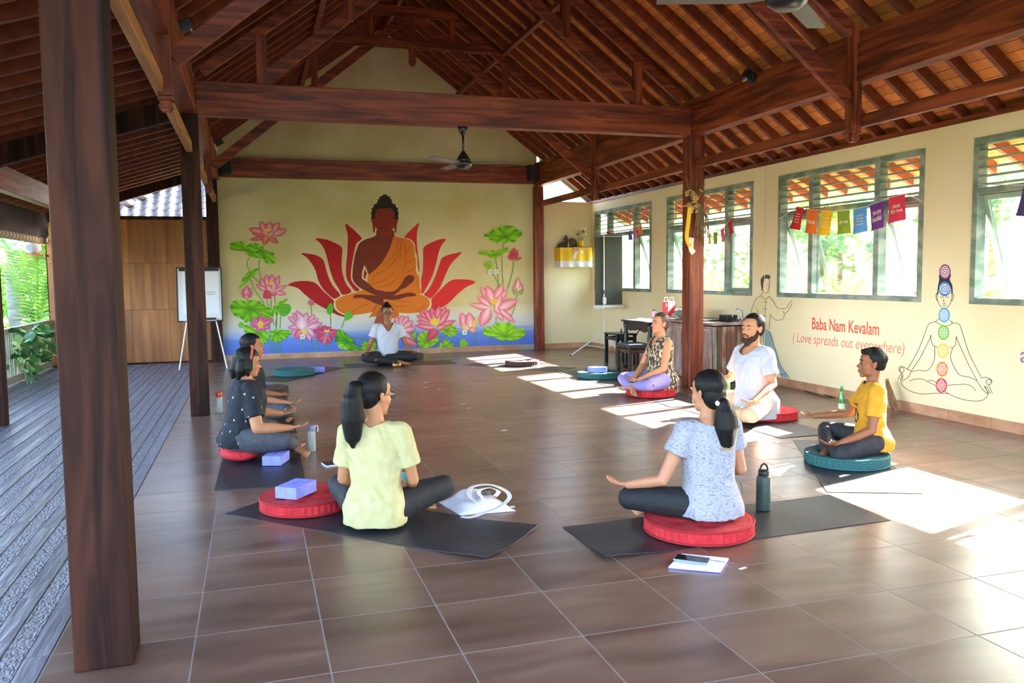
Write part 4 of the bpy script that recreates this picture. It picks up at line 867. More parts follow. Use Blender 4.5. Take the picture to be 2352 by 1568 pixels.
# wall sockets
for i, (x, y) in enumerate(((695,773),(1067,763),(1126,624),(1139,624))):
    p = at(x, y, 1, MY-.016); k = tag(empty('wall_socket', p), ['white wall socket on the pink lotus left of the teacher','white wall socket right of the teacher','white wall socket with a round hole, left of a pair on the mural','white wall switch, right of a pair on the mural'][i], 'socket', 'white wall sockets on the mural')
    MB().box((0,0,0),(.085,.014,.085)).build('plate', 'white_paint', k, bevel=.004); MB().lathe([(.022,0),(.022,.004)], R=Matrix.Rotation(PI/2,3,'X'), c=(0,-.007,0)).build('outlet', mat('socket_grey', 'a8a8a8', .5), k)

# flip chart
fcv = tag(empty('flip_chart', (-.55,11.25,0)), 'white flip chart board on metal legs behind the dark column', 'flip chart')
Rb = Matrix.Rotation(-.14,3,'X'); c0 = Vector((0,0,1.2))
MB().box(c0,(.66,.02,.86),Rb).build('board_panel', mat('whiteboard', 'c9cbd0', .3), fcv); 
for d, s_ in (((0,0,.43),(.68,.03,.02)),((0,0,-.43),(.68,.03,.02)),((-.335,0,0),(.02,.03,.88)),((.335,0,0),(.02,.03,.88))): MB().box(c0+Rb@Vector(d),s_,Rb).build('frame_bar', 'black_plastic', fcv)
MB().box(c0+Rb@Vector((0,-.02,.40)),(.6,.03,.05),Rb).build('clip', 'black_plastic', fcv); MB().box(c0+Rb@Vector((.02,-.014,.02)),(.55,.004,.68),Rb).build('paper_sheet', mat('chart_paper', 'd8d8de', .8), fcv)
MB().box(c0+Rb@Vector((0,-.05,-.43)),(.5,.07,.015),Rb).build('pen_tray', 'grey_metal', fcv); MB().box(c0+Rb@Vector((.16,-.06,-.405)),(.16,.05,.04),Rb).build('eraser', 'black_plastic', fcv, bevel=.01)
for i in range(14): a = i*.45; MB().box(c0+Rb@Vector((-.05+.08*math.cos(a)*(i/14),-.0175,.0+.12*math.sin(a)*(i/14))),(.03,.001,.004),Rb@Matrix.Rotation(a,3,'Y')).build('drawing_mark', mat('marker', '4a4a66', .7), fcv)
for i in range(2): MB().box(c0+Rb@Vector((.17,-.0175,.03-.03*i)),(.13,.001,.006),Rb).build('drawing_mark', 'marker', fcv)
for x, y in ((-.30,-.1),(.33,-.12),(0,.42)): MB().tube([(x*.7,.03,.78 if y<0 else 1.5),(x*1.15,y,.0)], .011, 8).build('leg', 'grey_metal' if False else 'white_paint', fcv)

# projection screen on a tripod
ps = tag(empty('projection_screen', (6.27,10.75,0)), 'dark-backed projection screen hanging on a white tripod stand', 'projection screen')
MB().tube([(0,0,.22),(0,0,2.18)], .012, 8).build('pole', 'white_paint', ps); 
for a in (2.9, 1.25, -1.3):
    e = Vector((.62*math.cos(a), .42*math.sin(a), .012)); MB().tube([(0,0,.42), e], .011, 8).build('leg', 'white_paint', ps); MB().tube([(0,0,.13), Vector((0,0,.42)).lerp(e,.55)], .007, 6).build('brace', 'white_paint', ps); MB().ell(e,(.018,.018,.014)).build('foot', 'black_plastic', ps)
MB().box((.10,.02,1.50),(.53,.006,1.24)).build('screen_sheet', mat('screen_back', '3c3f38', .8, '4a4d42', (6,1,1)), ps); MB().tube([(-.19,.02,.87),(.40,.02,.87)], .035, 14).build('roller_case', 'white_paint', ps, True); MB().tube([(-.17,.02,2.13),(.37,.02,2.13)], .012, 8).build('top_bar', 'grey_metal', ps)
MB().box((0,-.02,.98),(.05,.05,.12)).build('clamp', 'white_paint', ps); MB().tube([(0,0,1.1),(0,0,1.17)], .018, 8).build('collar', mat('blue_plastic', '3a5a9c', .4), ps)

# cabinet of weathered planks
mat('weathered', '6a4636', .75, '7f9a86', (9,9,2.2), 6, .46, .60, .3, rnd=.25, col3='8a6652'); mat('weathered_pink', '8f6f68', .7, 'b39a92', (7,7,3), 6, .4, .62, .2, rnd=.15)
cb = tag(empty('plank_cabinet', (6.36,7.25,0)), 'weathered plank cabinet behind the reddish column by the windows', 'cabinet')
MB().box((0,0,.38),(.68,1.26,.74)).build('body', 'weathered_pink', cb); MB().box((0,0,.785),(.74,1.34,.035)).build('top', 'weathered_pink', cb, bevel=.006)
for k in range(10): MB().box((-.315+k*.07,-.642,.38),(.064,.018,.74)).build('plank', 'weathered', cb, bevel=.004)
for k, y in enumerate((-.32,.32)):
    d = MB().box((-.35,y,.39),(.02,.61,.66)).build('door', 'weathered_pink', cb, bevel=.004)
    for q in range(3): MB().box((-.363,y-.2+q*.2,.39),(.008,.19,.60)).build('door_plank', 'weathered_pink', d, bevel=.002)
    hy = y+(.22 if k == 0 else -.22); hb = MB()
    for c, s_ in (((-.385,hy,.55),(.02,.02,.16)),((-.375,hy,.63),(.03,.05,.015)),((-.375,hy,.47),(.03,.05,.015))): hb.box(c, s_)
    hb.build('handle', mat('handle_brown', '4a2a1c', .5), d)
MB().box((-.362,-.42,.33),(.006,.07,.016)).build('sticker', 'cushion_red', cb)
# black table and stools
mat('black_wood', '17171a', .35, '232327', (4,4,4), spec=.5)
tbl = tag(empty('side_table', (6.12,8.45,0)), 'black carved side table between cabinet and projection screen', 'table')
MB().box((0,0,.735),(.72,.95,.03)).build('tabletop', 'black_wood', tbl, bevel=.01)
for s_ in (-1,1):
    MB().prism([(s_*.31,-.42,.72),(s_*.31,.42,.72),(s_*.31,.40,.62),(s_*.31,.25,.58),(s_*.31,0,.62),(s_*.31,-.25,.58),(s_*.31,-.40,.62)],(.02*-s_,0,0)).build('apron', 'black_wood', tbl)
    MB().prism([(-.30,s_*.42,.72),(.30,s_*.42,.72),(.30,s_*.42,.60),(.15,s_*.42,.57),(0,s_*.42,.61),(-.15,s_*.42,.57),(-.30,s_*.42,.60)],(0,.02*-s_,0)).build('apron', 'black_wood', tbl)
    for t_ in (-1,1): MB().lathe([(.028,0),(.024,.04),(.035,.10),(.03,.3),(.036,.5),(.028,.6),(.04,.66),(.04,.72)], (s_*.30,t_*.41,0), 14).build('leg', 'black_wood', tbl, True)
def stool(c, sx, sy, h, label, m='black_wood', cush=None):
    s = tag(empty('wooden_stool', (c[0],c[1],0)), label, 'stool', 'dark wooden stools by the table')
    MB().box((0,0,h-.015),(sx,sy,.03)).build('seat', m, s, bevel=.006)
    for a in (-1,1):
        for b_ in (-1,1): MB().box((a*(sx/2-.03),b_*(sy/2-.03),(h-.03)/2),(.045,.045,h-.03)).build('leg', m, s)
        MB().box((a*(sx/2-.03),0,h*.82),(.02,sy-.1,.05)).build('rail', m, s); MB().box((0,a*(sy/2-.03),h*.82),(sx-.1,.02,.05)).build('rail', m, s)
    if cush: MB().box((0,0,h+.015),(sx*.95,sy*.95,.03)).build('pad', cush, s, bevel=.012)
wood('stool_wood', '2c211c', '4f3d33', 2, .5)
stool((5.98,9.42), .36, .5, .50, 'taller dark stool at the far end of the black table'); stool((5.55,8.02), .36, .44, .42, 'dark stool with a blue pad in front of the black table', 'stool_wood', mat('pad_blue', '3a3f5a', .8, '55596f', (30,30,30)))
ribbon([(5.62,8.6,.62),(5.60,8.55,.45),(5.62,8.45,.36),(5.66,8.3,.40),(5.68,8.2,.55),(5.7,8.1,.66)], .02, 'black_plastic', 'hanging_strap', None); tag(bpy.data.objects['hanging_strap'], 'black strap looping down from the black table', 'strap')
# things on the cabinet and table
rb_ = tag(empty('shopping_bag', (6.30,8.36,.753), .5), 'red and white paper shopping bag on the black table', 'bag')
MB().loft([[(x*s_,y*s_,z) for x, y in ((-.10,-.05),(.10,-.05),(.10,.05),(-.10,.05))] for z, s_ in ((0,1),(.15,1.02),(.28,.96))]).build('body', mat('bag_red', 'd0303c', .5, 'f0dcd8', (5,5,3), 2, .52, .56), rb_)
for s_ in (-1,1): MB().tube([(-.05,s_*.048,.27),(-.04,s_*.05,.34),(.04,s_*.05,.34),(.05,s_*.048,.27)], .004, 5).build('handle', 'white_paint', rb_)
gb = tag(empty('grey_bag', (6.22,7.66,.803)), 'slumped grey green fabric bag on the cabinet', 'bag')
mb = MB(); mb.ell((0,0,.085),(.17,.24,.085)); mb.v = [(x, y, max(0, z)+.03*mnoise.noise(Vector((x*9,y*9,z*9)))*(z>.03)) for x, y, z in mb.v]; mb.build('body', mat('bag_grey', '6f807c', .8, '85948e', (8,8,8), bump=.4, bscale=(14,14,14)), gb, True); MB().tube([(-.12,.1,.10),(-.10,0,.165),(-.06,-.12,.12)], .006, 6).build('zip', 'black_plastic', gb)
rt = tag(empty('router_box', (6.40,6.86,.803)), 'black electronic box with white cables on the cabinet', 'electronics')
MB().box((0,0,.045),(.16,.2,.09)).build('case', 'black_plastic', rt, bevel=.006)
for k in range(3): MB().tube([(.0,-.1,.06),(-.02+.03*k,-.16,.12+.03*k),(.05,-.2-.03*k,.15),(.07,-.24,.05),(.0+.05*k,-.27,.012)], .004, 6).build('cable', 'white_paint' if k < 2 else 'black_plastic', rt)
pt = tag(empty('cable_tangle', (6.45,6.72,.803)), 'tangle of black cables and papers on the cabinet corner', 'cables')
for k in range(4): MB().tube([(.17*math.sin(i*1.1+k)*.8, .07*math.cos(i*1.7+k*2), .012+.018*abs(math.sin(i+k))) for i in range(12)], .005, 6).build('cable', 'black_plastic', pt)
MB().box((.02,-.02,.004),(.2,.1,.006), Matrix.Rotation(.3,3,'Z')).build('paper', mat('magazine', '9aa0b8', .5, 'e0dcd8', (20,20,20)), pt)
lp = tag(MB().box((6.18,7.05,.815),(.22,.30,.018)).build('laptop', 'black_plastic', bevel=.004), 'closed black laptop on the front edge of the cabinet', 'laptop')
pp = tag(empty('table_papers', (5.98,8.5,.752)), 'loose papers spread on the black table', 'papers')
for k in range(4): MB().box((-.1+.08*k,-.25+.16*k,.003+.002*k),(.21,.29,.002), Matrix.Rotation(.4*k,3,'Z')).build('sheet', 'paper', pp)
sb_ = tag(empty('small_bottle', (6.25,8.75,.752)), 'small bottle with a dark cap on the black table', 'bottle'); MB().lathe([(.03,0),(.032,.01),(.032,.10),(.02,.125)], seg=16).build('body', mat('pink_plastic', 'd9a8c8', .3), sb_, True); MB().lathe([(.021,.124),(.021,.155)], seg=14).build('cap', mat('cap_brown', '5a3030', .4), sb_)

# shrine shelf
sh = tag(empty('shrine_shelf', (6.28,12.28,1.60)), 'small corner shrine draped with yellow cloth edged in white', 'shrine')
mat('carved', '4a3a2c', .7, '7a6248', (18,18,18), bump=.5); mat('yellow_cloth', 'e8b424', .8, 'f0c83a', (5,5,5)); mat('white_cloth', 'e6e4ee', .85)
MB().box((0,0,.36),(.62,.30,.05)).build('shelf', 'carved', sh, bevel=.006)
def drape(z0, z1, m, name, g):
    mb = MB(); n = 28; vs = []
    path = [(-.33,.16)]+[(-.33+.66*i/24, -.165) for i in range(25)]+[(.33,.16)]
    for zz, f in ((z1,0),((z0+z1)/2,.5),(z0,1)): vs += [(x*(1+.02*f), y-.012*g*math.sin(x*30)*(.3+f)-(.02*f if y < 0 else 0), zz) for x, y in path]
    m_ = len(path); vs += [(x*.985, y+.006, z) for x, y, z in vs]; K = 3*m_
    fs = [(r*m_+i, r*m_+i+1, (r+1)*m_+i+1, (r+1)*m_+i) for r in range(2) for i in range(m_-1)]; fs += [(K+a, K+d, K+c, K+b) for a, b, c, d in fs]
    mb.add(vs, fs); mb.build(name, m, sh)
drape(.12,.375,'yellow_cloth','yellow_drape',1); drape(.0,.12,'white_cloth','white_hem',1.3)
mb = MB(); P = []
for i in range(21): t = i/20; P.append((-.27+.40*t, .10, .385+.20*math.sin(PI*t)**1.5*(.7+.3*math.sin(t*19))+.06))
mb.prism([(-.27,.10,.385)]+P+[(.13,.10,.385)], (0,.03,0)); mb.build('carved_back', 'carved', sh); MB().ell((0,.05,.47),(.10,.06,.10)).build('carved_figure', 'carved', sh, True)
MB().lathe([(.05,0),(.06,.02),(.065,.13)], (.15,-.04,.385), 12).build('offering_basket', 'yellow_cloth', sh)
for k, cl in enumerate(('e6e0c8','c03048','e8e4d0','8a1f38','f0d060','e6e0c8','c85a6a','3f6a30','e8e4d0')):
    a = k*.7; d = Vector((.10*math.cos(a), .05*math.sin(a), .14+.05*(k%3))); c = Vector((.15,-.04,.50)); MB().tube([c, c+d], .004, 5).build('flower_stalk', mat('stalk', 'b8b070', .7), sh); MB().ell(c+d,(.022,.022,.028)).build('flower_head', mat('fl'+cl, cl, .7), sh)
MB().lathe([(.02,0),(.022,.06),(.01,.09),(.01,.12)], (-.12,-.06,.385), 12).build('blue_bottle', mat('blue_glass', '7f9ab8', .2), sh)
for k in range(8): a = k*PI/4; MB().ell((-.02+.035*math.cos(a),-.205,.34+.035*math.sin(a)),(.018,.008,.018)).build('rosette_petal', 'white_cloth' if k%2 else 'cushion_red', sh)
for k in range(3): ribbon([(-.03+.02*k,-.2,.30),(-.07+.02*k,-.225,.2),(-.09+.03*k,-.235,.14)], .018, 'white_cloth', 'ribbon_tail', sh, (0,1,0))
MB().box((.10,-.205,.29),(.07,.004,.06), Matrix.Rotation(.4,3,'Y')).build('paper_charm', 'label_paper', sh)

# dried plants on the column
dp = tag(empty('dried_plants', (XR-.06,ROWS[2]-.13,2.30)), 'bundle of dried plants and yellow ribbon tied to the reddish column', 'dried plants'); dp.scale = (1.35,1.2,1.35)
mat('straw', '9a7a4a', .9, '6a5030', (20,20,20)); mat('dry_leaf', 'c09a60', .9, 'd8b880', (20,20,20)); mat('dry_grey', '6f6248', .9)
for k in range(26):
    a = random.uniform(0, 2*PI); r = random.uniform(.05,.16); MB().tube([(0,0,-.02),(r*.5*math.cos(a),r*.3*math.sin(a)-.02,.1),(r*1.2*math.cos(a),r*.6*math.sin(a)-.03,random.uniform(.1,.26))], [.004,.003,.001], 5).build('stalk', 'straw', dp)
for k in range(34):
    a = random.uniform(0, 2*PI); r = random.uniform(.02,.09); c = Vector((-.03+r*math.cos(a), -.03+r*.5*math.sin(a), random.uniform(-.06,.14))); MB().ell(c,(.026,.008,.018), Quaternion((random.random(),random.random(),random.random(),1)).normalized().to_matrix(), 8, 5).build('dry_leaf', 'dry_leaf', dp)
for k in range(30):
    x = random.uniform(.0,.12); MB().tube([(x*.5,-.02,.0),(x,-.04-random.random()*.02,-.12),(x+random.uniform(-.02,.04),-.03,-.25-random.random()*.14)], [.006,.005,.002], 5).build('hanging_straw', 'dry_grey' if k%2 else 'straw', dp)
ribbon([(-.07,-.05,-.02),(-.09,-.06,-.16),(-.10,-.05,-.30),(-.07,-.06,-.38)], .04, 'yellow_cloth', 'yellow_ribbon', dp, (0,1,0)); ribbon([(-.05,-.05,-.3),(-.06,-.06,-.40),(-.03,-.06,-.44)], .05, mat('plastic_white', 'e0ddd0', .4), 'plastic_tail', dp, (0,1,0))

# flags on strings
G1 = 'cloth flags across the third window'
def flag(v, quad, col, txt, label, group, tcol='efe6d8', rot=0, X=6.62, nx=6):
    q = [at(*vw(v, p), 0, X) for p in quad]; o = empty('cloth_flag', (0,0,0)); tag(o, label, 'flag', group)   # quad: top-left, top-right, bottom-right, bottom-left
    N, M = nx, 8; vs = []
    def S(u, w_): 
        p = q[0].lerp(q[1], u).lerp(q[3].lerp(q[2], u), w_); return p+Vector((.012*math.sin(u*5+w_*3)*w_,0,0))
    for s_ in (0, .0015):
        for i in range(N+1):
            for j in range(M+1): vs.append(S(i/N, j/M)+Vector((s_,0,0)))
    K = (N+1)*(M+1); mb = MB(); fs = []
    for i in range(N):
        for j in range(M): a = i*(M+1)+j; fs += [(a, a+M+1, a+M+2, a+1), (K+a, K+a+1, K+a+M+2, K+a+M+1)]
    mb.add(vs, fs); key = 'flag_'+col; mat(key, col, .8); mb.build('cloth', key, o)
    if txt:
        tv, tf = text_mesh(txt, .01, 0, 'CENTER'); x0 = min(t.x for t in tv); x1 = max(t.x for t in tv); y0 = min(t.y for t in tv); y1 = max(t.y for t in tv); mb = MB(); mb.col = lin(tcol); nl = txt.count('\n')+1
        hh = min(.6, .2*nl)
        pts = []
        for t in tv:
            a, b_ = (t.x-x0)/(x1-x0), (y1-t.y)/(y1-y0)
            u, w_ = (.14+.72*a, .5-hh/2+hh*b_) if not rot else (.2+.6*(1-b_) if False else .86-.72*b_, .12+.7*a)
            pts.append(S(u, w_)+Vector((-.002,0,0)))
        mb.add(pts, tf); mb.build('lettering', 'paint', o)
    elif nx == 6 and group == G1:
        mb = MB(); mb.col = tuple(.55*a+.45*b_ for a, b_ in zip(lin(tcol), lin(col)))
        for w_ in (.3,.42,.54,.66):
            P_ = [S(.22+.56*i/14, w_+.03*mnoise.noise(Vector((i*.9,w_*37,len(label))))) for i in range(15)]
            mb.add([v for q_ in P_ for v in (q_+Vector((-.002,0,.006)), q_+Vector((-.002,0,-.006)))], [(2*i, 2*i+1, 2*i+3, 2*i+2) for i in range(14)])
        mb.build('faded_print', 'paint', o)
    return o
G1 = 'cloth flags across the third window'
for quad, col, txt, lb in (
 (((240,345),(365,375),(280,775),(95,735)), 'c8202a', None, 'red cloth flag at the far end of the string of seven'),
 (((425,390),(620,410),(570,845),(380,815)), 'ee7424', 'believe', 'orange cloth flag with white lettering'),
 (((675,420),(890,430),(805,875),(600,845)), 'f2c016', None, 'yellow cloth flag between the orange and green ones'),
 (((965,425),(1190,410),(1195,825),(965,850)), '8aa832', 'give', 'green cloth flag in the middle of the string'),
 (((1255,395),(1500,345),(1490,790),(1240,855)), '5a9ee0', None, 'light blue cloth flag beside the purple one'),
 (((1550,320),(1810,230),(1785,715),(1575,795)), '6a2f86', 'you are\nbeautiful', 'purple cloth flag reading you are beautiful'),
 (((1890,190),(2185,120),(2185,580),(1880,655)), 'd8344e', 'planet\nfairy love', 'pink red cloth flag at the near end of the string of seven')):
    flag('H', quad, col, txt, lb, G1)
G2 = 'cloth flags across the second window'
for quad, col, lb in ((((1375,350),(1400,340),(1450,960),(1330,1060)), 'c8202a', 'red cloth flag nearest the reddish column\'s window post'), (((950,850),(1110,720),(1100,1290),(1010,1330)), 'e8527a', 'pink cloth flag right of the reddish column'), (((670,930),(840,940),(800,1400),(670,1400)), '8a9a30', 'olive green cloth flag right of the reddish column'), (((470,985),(580,985),(555,1400),(470,1400)), 'e8d83a', 'yellow cloth flag touching the reddish column')): 
    if quad[0][0] == 1375: quad = ((1235,560),(1385,345),(1450,960),(1330,1060))
    flag('I', quad, col, None, lb, G2)
VIEW['F'] = (0,0,1)
flag('F', ((2352,425),(2400,420),(2390,500),(2332,495)), '4a3a78', None, 'dark purple cloth flag cut off by the right edge of the picture', 'cloth flags across the fourth window')
G4 = 'small cloth flags across the first window'
for quad, col, lb in ((((1442,532),(1450,528),(1452,550),(1443,552)), '3a6ab8', 'small blue cloth flag above the projection screen side'), (((1453,522),(1461,519),(1463,545),(1454,547)), 'e87a9a', 'small pink cloth flag between blue and orange ones'), (((1464,521),(1474,514),(1475,538),(1465,538)), 'ee8a4a', 'small orange cloth flag in the first window'), (((1392,532),(1400,530),(1402,538),(1393,538)), 'c8202a', 'tiny red cloth flag above the screen top')): flag('F', quad, col, None, lb, G4)
TOPS = {}
def flag_string(pts, label):
    tag(MB().tube(pts, .003, 5).build('flag_string', 'white_paint'), label, 'string', 'strings carrying the flags')
H_ = lambda *q: [at(*vw('H', p), 0, 6.62)+Vector((.0007,0,.001)) for p in q]
flag_string([Vector((6.738,6.22,2.14))]+H_((240,345),(365,375),(425,390),(620,410),(675,420),(890,430),(965,425),(1190,410),(1255,395),(1500,345),(1550,320),(1810,230),(1890,190),(2185,120))+[Vector((6.738,3.84,2.16))], 'string of the seven flags across the third window')
I_ = lambda *q: [at(*vw('I', p), 0, 6.62)+Vector((.0007,0,.001)) for p in q]
flag_string([Vector((6.738,8.6,2.1))]+I_((470,985),(580,985),(670,930),(840,940),(950,850),(1110,720),(1235,560),(1385,345))+[Vector((6.738,6.9,2.2))], 'flag string across the second window beside the column')
F_ = lambda *q: [at(*p, 0, 6.62)+Vector((.0007,0,.001)) for p in q]
flag_string([Vector((6.738,12.2,2.18))]+F_((1392,532),(1400,530),(1442,532),(1450,528),(1453,522),(1461,519),(1464,521),(1474,514))+[Vector((6.738,9.9,2.2))], 'flag string across the first window')
flag_string([Vector((6.738,3.16,2.25))]+F_((2352,425),(2400,420))+[Vector((6.738,.9,2.2))], 'flag string across the fourth window at the right edge')

# broom, small packet and black bag behind the sitters
br = tag(empty('bristle_broom', (6.62,4.02,-.06)), 'brown bristle whisk brush against the wall behind the boy', 'broom')
mat('bristle', '6a4a34', .8, '9a7458', (60,60,4))
for k in range(24):
    a = random.uniform(-.05,.05); MB().tube([(0,.10+a*.3,.36),(-.01,.04+a*.8,.24),(-.02,-.03+a*1.2,.12),(-.02,-.06+a*1.1,.06+random.random()*.05)], [.010,.012,.009,.002], 5).build('bristle_lock', 'bristle', br, True)
MB().tube([(0,.10,.33),(.01,.115,.385)], .016, 8).build('binding', 'straw', br)
gp = tag(empty('green_packet', (5.62,5.62,0)), 'small green and white packet on the floor behind the ponytailed woman', 'packet'); MB().box((0,0,.09),(.08,.05,.18)).build('body', mat('packet_green', '9fd850', .4, 'eef6e0', (10,10,8)), gp, bevel=.008); MB().box((0,0,.185),(.06,.01,.02)).build('seal', mat('packet_white', 'f0f4ea', .4), gp)
bb_ = tag(empty('black_bag', (5.85,5.45,0)), 'black bag with a looped strap standing by the cabinet', 'bag'); mb = MB(); mb.ell((0,0,.12),(.16,.1,.125)); mb.v = [(x, y, max(0.0, z)) for x, y, z in mb.v]; mb.build('body', 'black_plastic', bb_, True); MB().tube([(-.1,0,.2),(-.12,-.02,.27),(0,-.03,.32),(.12,-.02,.26),(.1,0,.2)], .008, 6).build('strap', 'black_plastic', bb_)
cbk = tag(MB().tube([(6.70,5.6,.006),(6.66,5.5,.008),(6.6,5.3,.01),(6.55,5.05,.012),(6.62,4.95,.01),(6.68,5.2,.012)], .006, 6).build('floor_cable', 'black_plastic'), 'black cable coiled on the floor below the painted standing man', 'cable')
# wire down the window wall
tag(MB().tube([(WX-.006,6.55,2.85),(WX-.006,6.54,1.2),(WX-.006,6.52,.12)], .004, 5).build('wall_wire', mat('wire_cream', 'd8cba0', .7)), 'thin cream wire running down the wall between two windows', 'wire')
# ------------------------------------------------------------------ people
def fuse(mb, voxel, smooth=4, cut=None, wr=0, wf=(18,18,7), seed=0, shift=None):
    """one continuous surface out of overlapping solids"""
    me = mb.mesh('tmp'); o = bpy.data.objects.new('tmp', me); COL.objects.link(o)
    r = o.modifiers.new('r', 'REMESH'); r.mode = 'VOXEL'; r.voxel_size = voxel
    if smooth: s = o.modifiers.new('s', 'SMOOTH'); s.factor = .5; s.iterations = smooth
    dg = bpy.context.evaluated_depsgraph_get(); out = bpy.data.meshes.new_from_object(o.evaluated_get(dg))
    bpy.data.objects.remove(o); bpy.data.meshes.remove(me)
    if wr or cut or shift:
        bm = bmesh.new(); bm.from_mesh(out); bm.normal_update()
        if wr:
            for v in bm.verts:
                p = v.co; n1 = 1-2.2*abs(mnoise.noise(Vector((p.x*wf[0]*.55+seed+p.z*3, p.y*wf[1]*.55, p.z*wf[2]+p.x*6)))); n2 = mnoise.noise(Vector((p.x*34, p.y*34+seed, p.z*20)))
                v.co += v.normal*(wr*.6*n1+wr*.3*n2)
        if cut:
            bmesh.ops.delete(bm, geom=[v for v in bm.verts if cut(v.co)], context='VERTS')
            for _ in range(14):                                       # an even edge where cloth or hair ends
                new = {}
                for v in bm.verts:
                    if v.is_boundary:
                        nb_ = [e.other_vert(v).co for e in v.link_edges if e.is_boundary]
                        if len(nb_) == 2: new[v] = v.co*.4+(nb_[0]+nb_[1])*.3
                for v, c in new.items(): v.co = c
        bm.to_mesh(out); bm.free()
    out.polygons.foreach_set('use_smooth', [True]*len(out.polygons)); return out
def ring(cx, cy, z, a, b, n=20, p=2.4):
    out = []
    for k in range(n):
        t = 2*PI*k/n; c, s = math.cos(t), math.sin(t); out.append((cx+a*math.copysign(abs(c)**(2/p), c), cy+b*math.copysign(abs(s)**(2/p), s), z))
    return out
def hand(mb, wr, d, n, side, curl=.5, k=1.0, spread=1.0):
    u = Vector(d).normalized(); n = Vector(n); n = (n-u*n.dot(u)).normalized(); t = side*u.cross(n); wr = Vector(wr)
    R = Matrix((t, u, n)).transposed()
    mb.ell(wr+u*.045*k, (.037*k,.050*k,.015*k), R, 14, 8); mb.ell(wr+u*.03*k+t*.02*k+n*.006*k, (.018*k,.03*k,.014*k), R, 10, 6)
    for off, L, r in ((.029,.068,.0088),(.0095,.078,.0090),(-.010,.072,.0086),(-.029,.056,.0078)):
        p = wr+u*.082*k+t*off*k; pts = [p-u*.02*k, p]; a = .12+curl*.25; dirf = u+t*off*4.5*spread
        dirf.normalize()
        for seg, f in ((.42,.45),(.32,.9),(.26,1.1)):
            dd = dirf*math.cos(a)+n*math.sin(a); p = p+dd*L*seg*k; pts.append(p); a += curl*f
        mb.limb(pts, [r*k, r*k, r*.95*k, r*.88*k, r*.75*k], 8)
    p = wr+u*.025*k+t*.028*k; q = p+(t*.75+u*.62+n*.2).normalized()*.034*k; e = q+(t*.35+u*.85+n*.35).normalized()*.028*k
    mb.limb([p, q, e], [.0125*k,.0105*k,.0085*k], 8)
def foot(mb, ank, d, up, k=1.0):
    u = Vector(d).normalized(); n = Vector(up); n = (n-u*n.dot(u)).normalized(); t = u.cross(n); a = Vector(ank); R = Matrix((t, u, n)).transposed()
    mb.ell(a-u*.03*k-n*.03*k, (.030*k,.035*k,.032*k), R); mb.limb([a-n*.01*k, a+u*.07*k-n*.028*k, a+u*.13*k-n*.04*k], [.034*k,.032*k,.026*k], 10); mb.ell(a+u*.12*k-n*.042*k, (.042*k,.035*k,.018*k), R)
    for i, (o, L, r) in enumerate(((.030,.165,.0125),(.011,.165,.0095),(-.006,.158,.009),(-.022,.150,.0085),(-.036,.140,.008))): mb.limb([a+u*.125*k+t*o*k-n*.043*k, a+u*L*k+t*o*1.05*k-n*.046*k], [r*k, r*.95*k], 8)
def head(mb, c, R, k=1.0, nose=1.0, chin=1.0):
    E = lambda p, r, rot=None: mb.ell(Vector(c)+R@(Vector(p)*k), [x*k for x in r], R if rot is None else R@rot, 16, 11)
    E((0,-.014,.036),(.0745,.095,.083)); E((0,.022,-.030),(.060,.066,.082)); E((0,.030,-.070),(.047,.048,.042)); E((0,.062,-.099),(.022*chin,.024,.019)); E((0,.052,.040),(.055,.034,.042))
    for s in (-1, 1):
        E((s*.034,.048,-.030),(.026,.030,.032)); E((s*.038,.024,-.072),(.017,.036,.028)); E((s*.031,.070,.012),(.020,.014,.010)); E((s*.031,.069,-.004),(.014,.012,.009))
        E((s*.0755,-.008,-.008),(.007,.020,.031), Matrix.Rotation(s*.25,3,'Z')); E((s*.080,-.016,.006),(.006,.014,.020), Matrix.Rotation(s*.4,3,'Z')); E((s*.010,.094,-.032),(.009,.010,.008))
    V = lambda p: Vector(c)+R@(Vector(p)*k)
    mb.limb([V((0,.078,.010)), V((0,.090*nose+.002*(1-nose),-.012)), V((0,.104*nose,-.030))], [.008*k,.009*k,.0115*k], 8)
    E((0,.083,-.056),(.021,.014,.0075)); E((0,.081,-.068),(.019,.014,.0085)); E((0,.078,-.080),(.016,.012,.010))
def face_bits(o, c, R, k, lipcol, browcol, eyes=True):
    V = lambda p: Vector(c)+R@(Vector(p)*k); mat('lip_'+lipcol, lipcol, .5); mat('brow_'+browcol, browcol, .8)
    mb = MB()
    for s in (-1, 1): pass
    mb.tube([V((-.021,.086,-.0615)), V((-.009,.0965,-.058)), V((0,.097,-.0595)), V((.009,.0965,-.058)), V((.021,.086,-.0615))], [.001*k,.004*k,.0042*k,.004*k,.001*k], 6); mb.tube([V((-.019,.086,-.0635)), V((-.008,.0945,-.068)), V((0,.0955,-.0685)), V((.008,.0945,-.068)), V((.019,.086,-.0635))], [.001*k,.0048*k,.0052*k,.0048*k,.001*k], 6)
    mb.build('lips', 'lip_'+lipcol, o, True)
    for s in (-1, 1):
        MB().tube([V((s*.014,.086,.020)), V((s*.030,.084,.0265)), V((s*.049,.070,.020))], [.0025*k,.0036*k,.001*k], 6).build('eyebrow', 'brow_'+browcol, o, True)
        MB().tube([V((s*.017,.0805,-.003)), V((s*.030,.0825,-.0085)), V((s*.045,.074,-.003))], [.001*k,.0022*k,.001*k], 6).build('eyelash_line', 'brow_'+browcol, o, True)
def euler(yaw=0, pitch=0, roll=0): return Matrix.Rotation(yaw,3,'Z') @ Matrix.Rotation(pitch,3,'X') @ Matrix.Rotation(roll,3,'Y')
def skin_mat(name, c): 
    c2 = lin(c); return mat(name, c, .5, tuple(min(1, v*1.12) for v in c2), (14,14,14), 3, .3, .7, spec=.35, sss=.08)
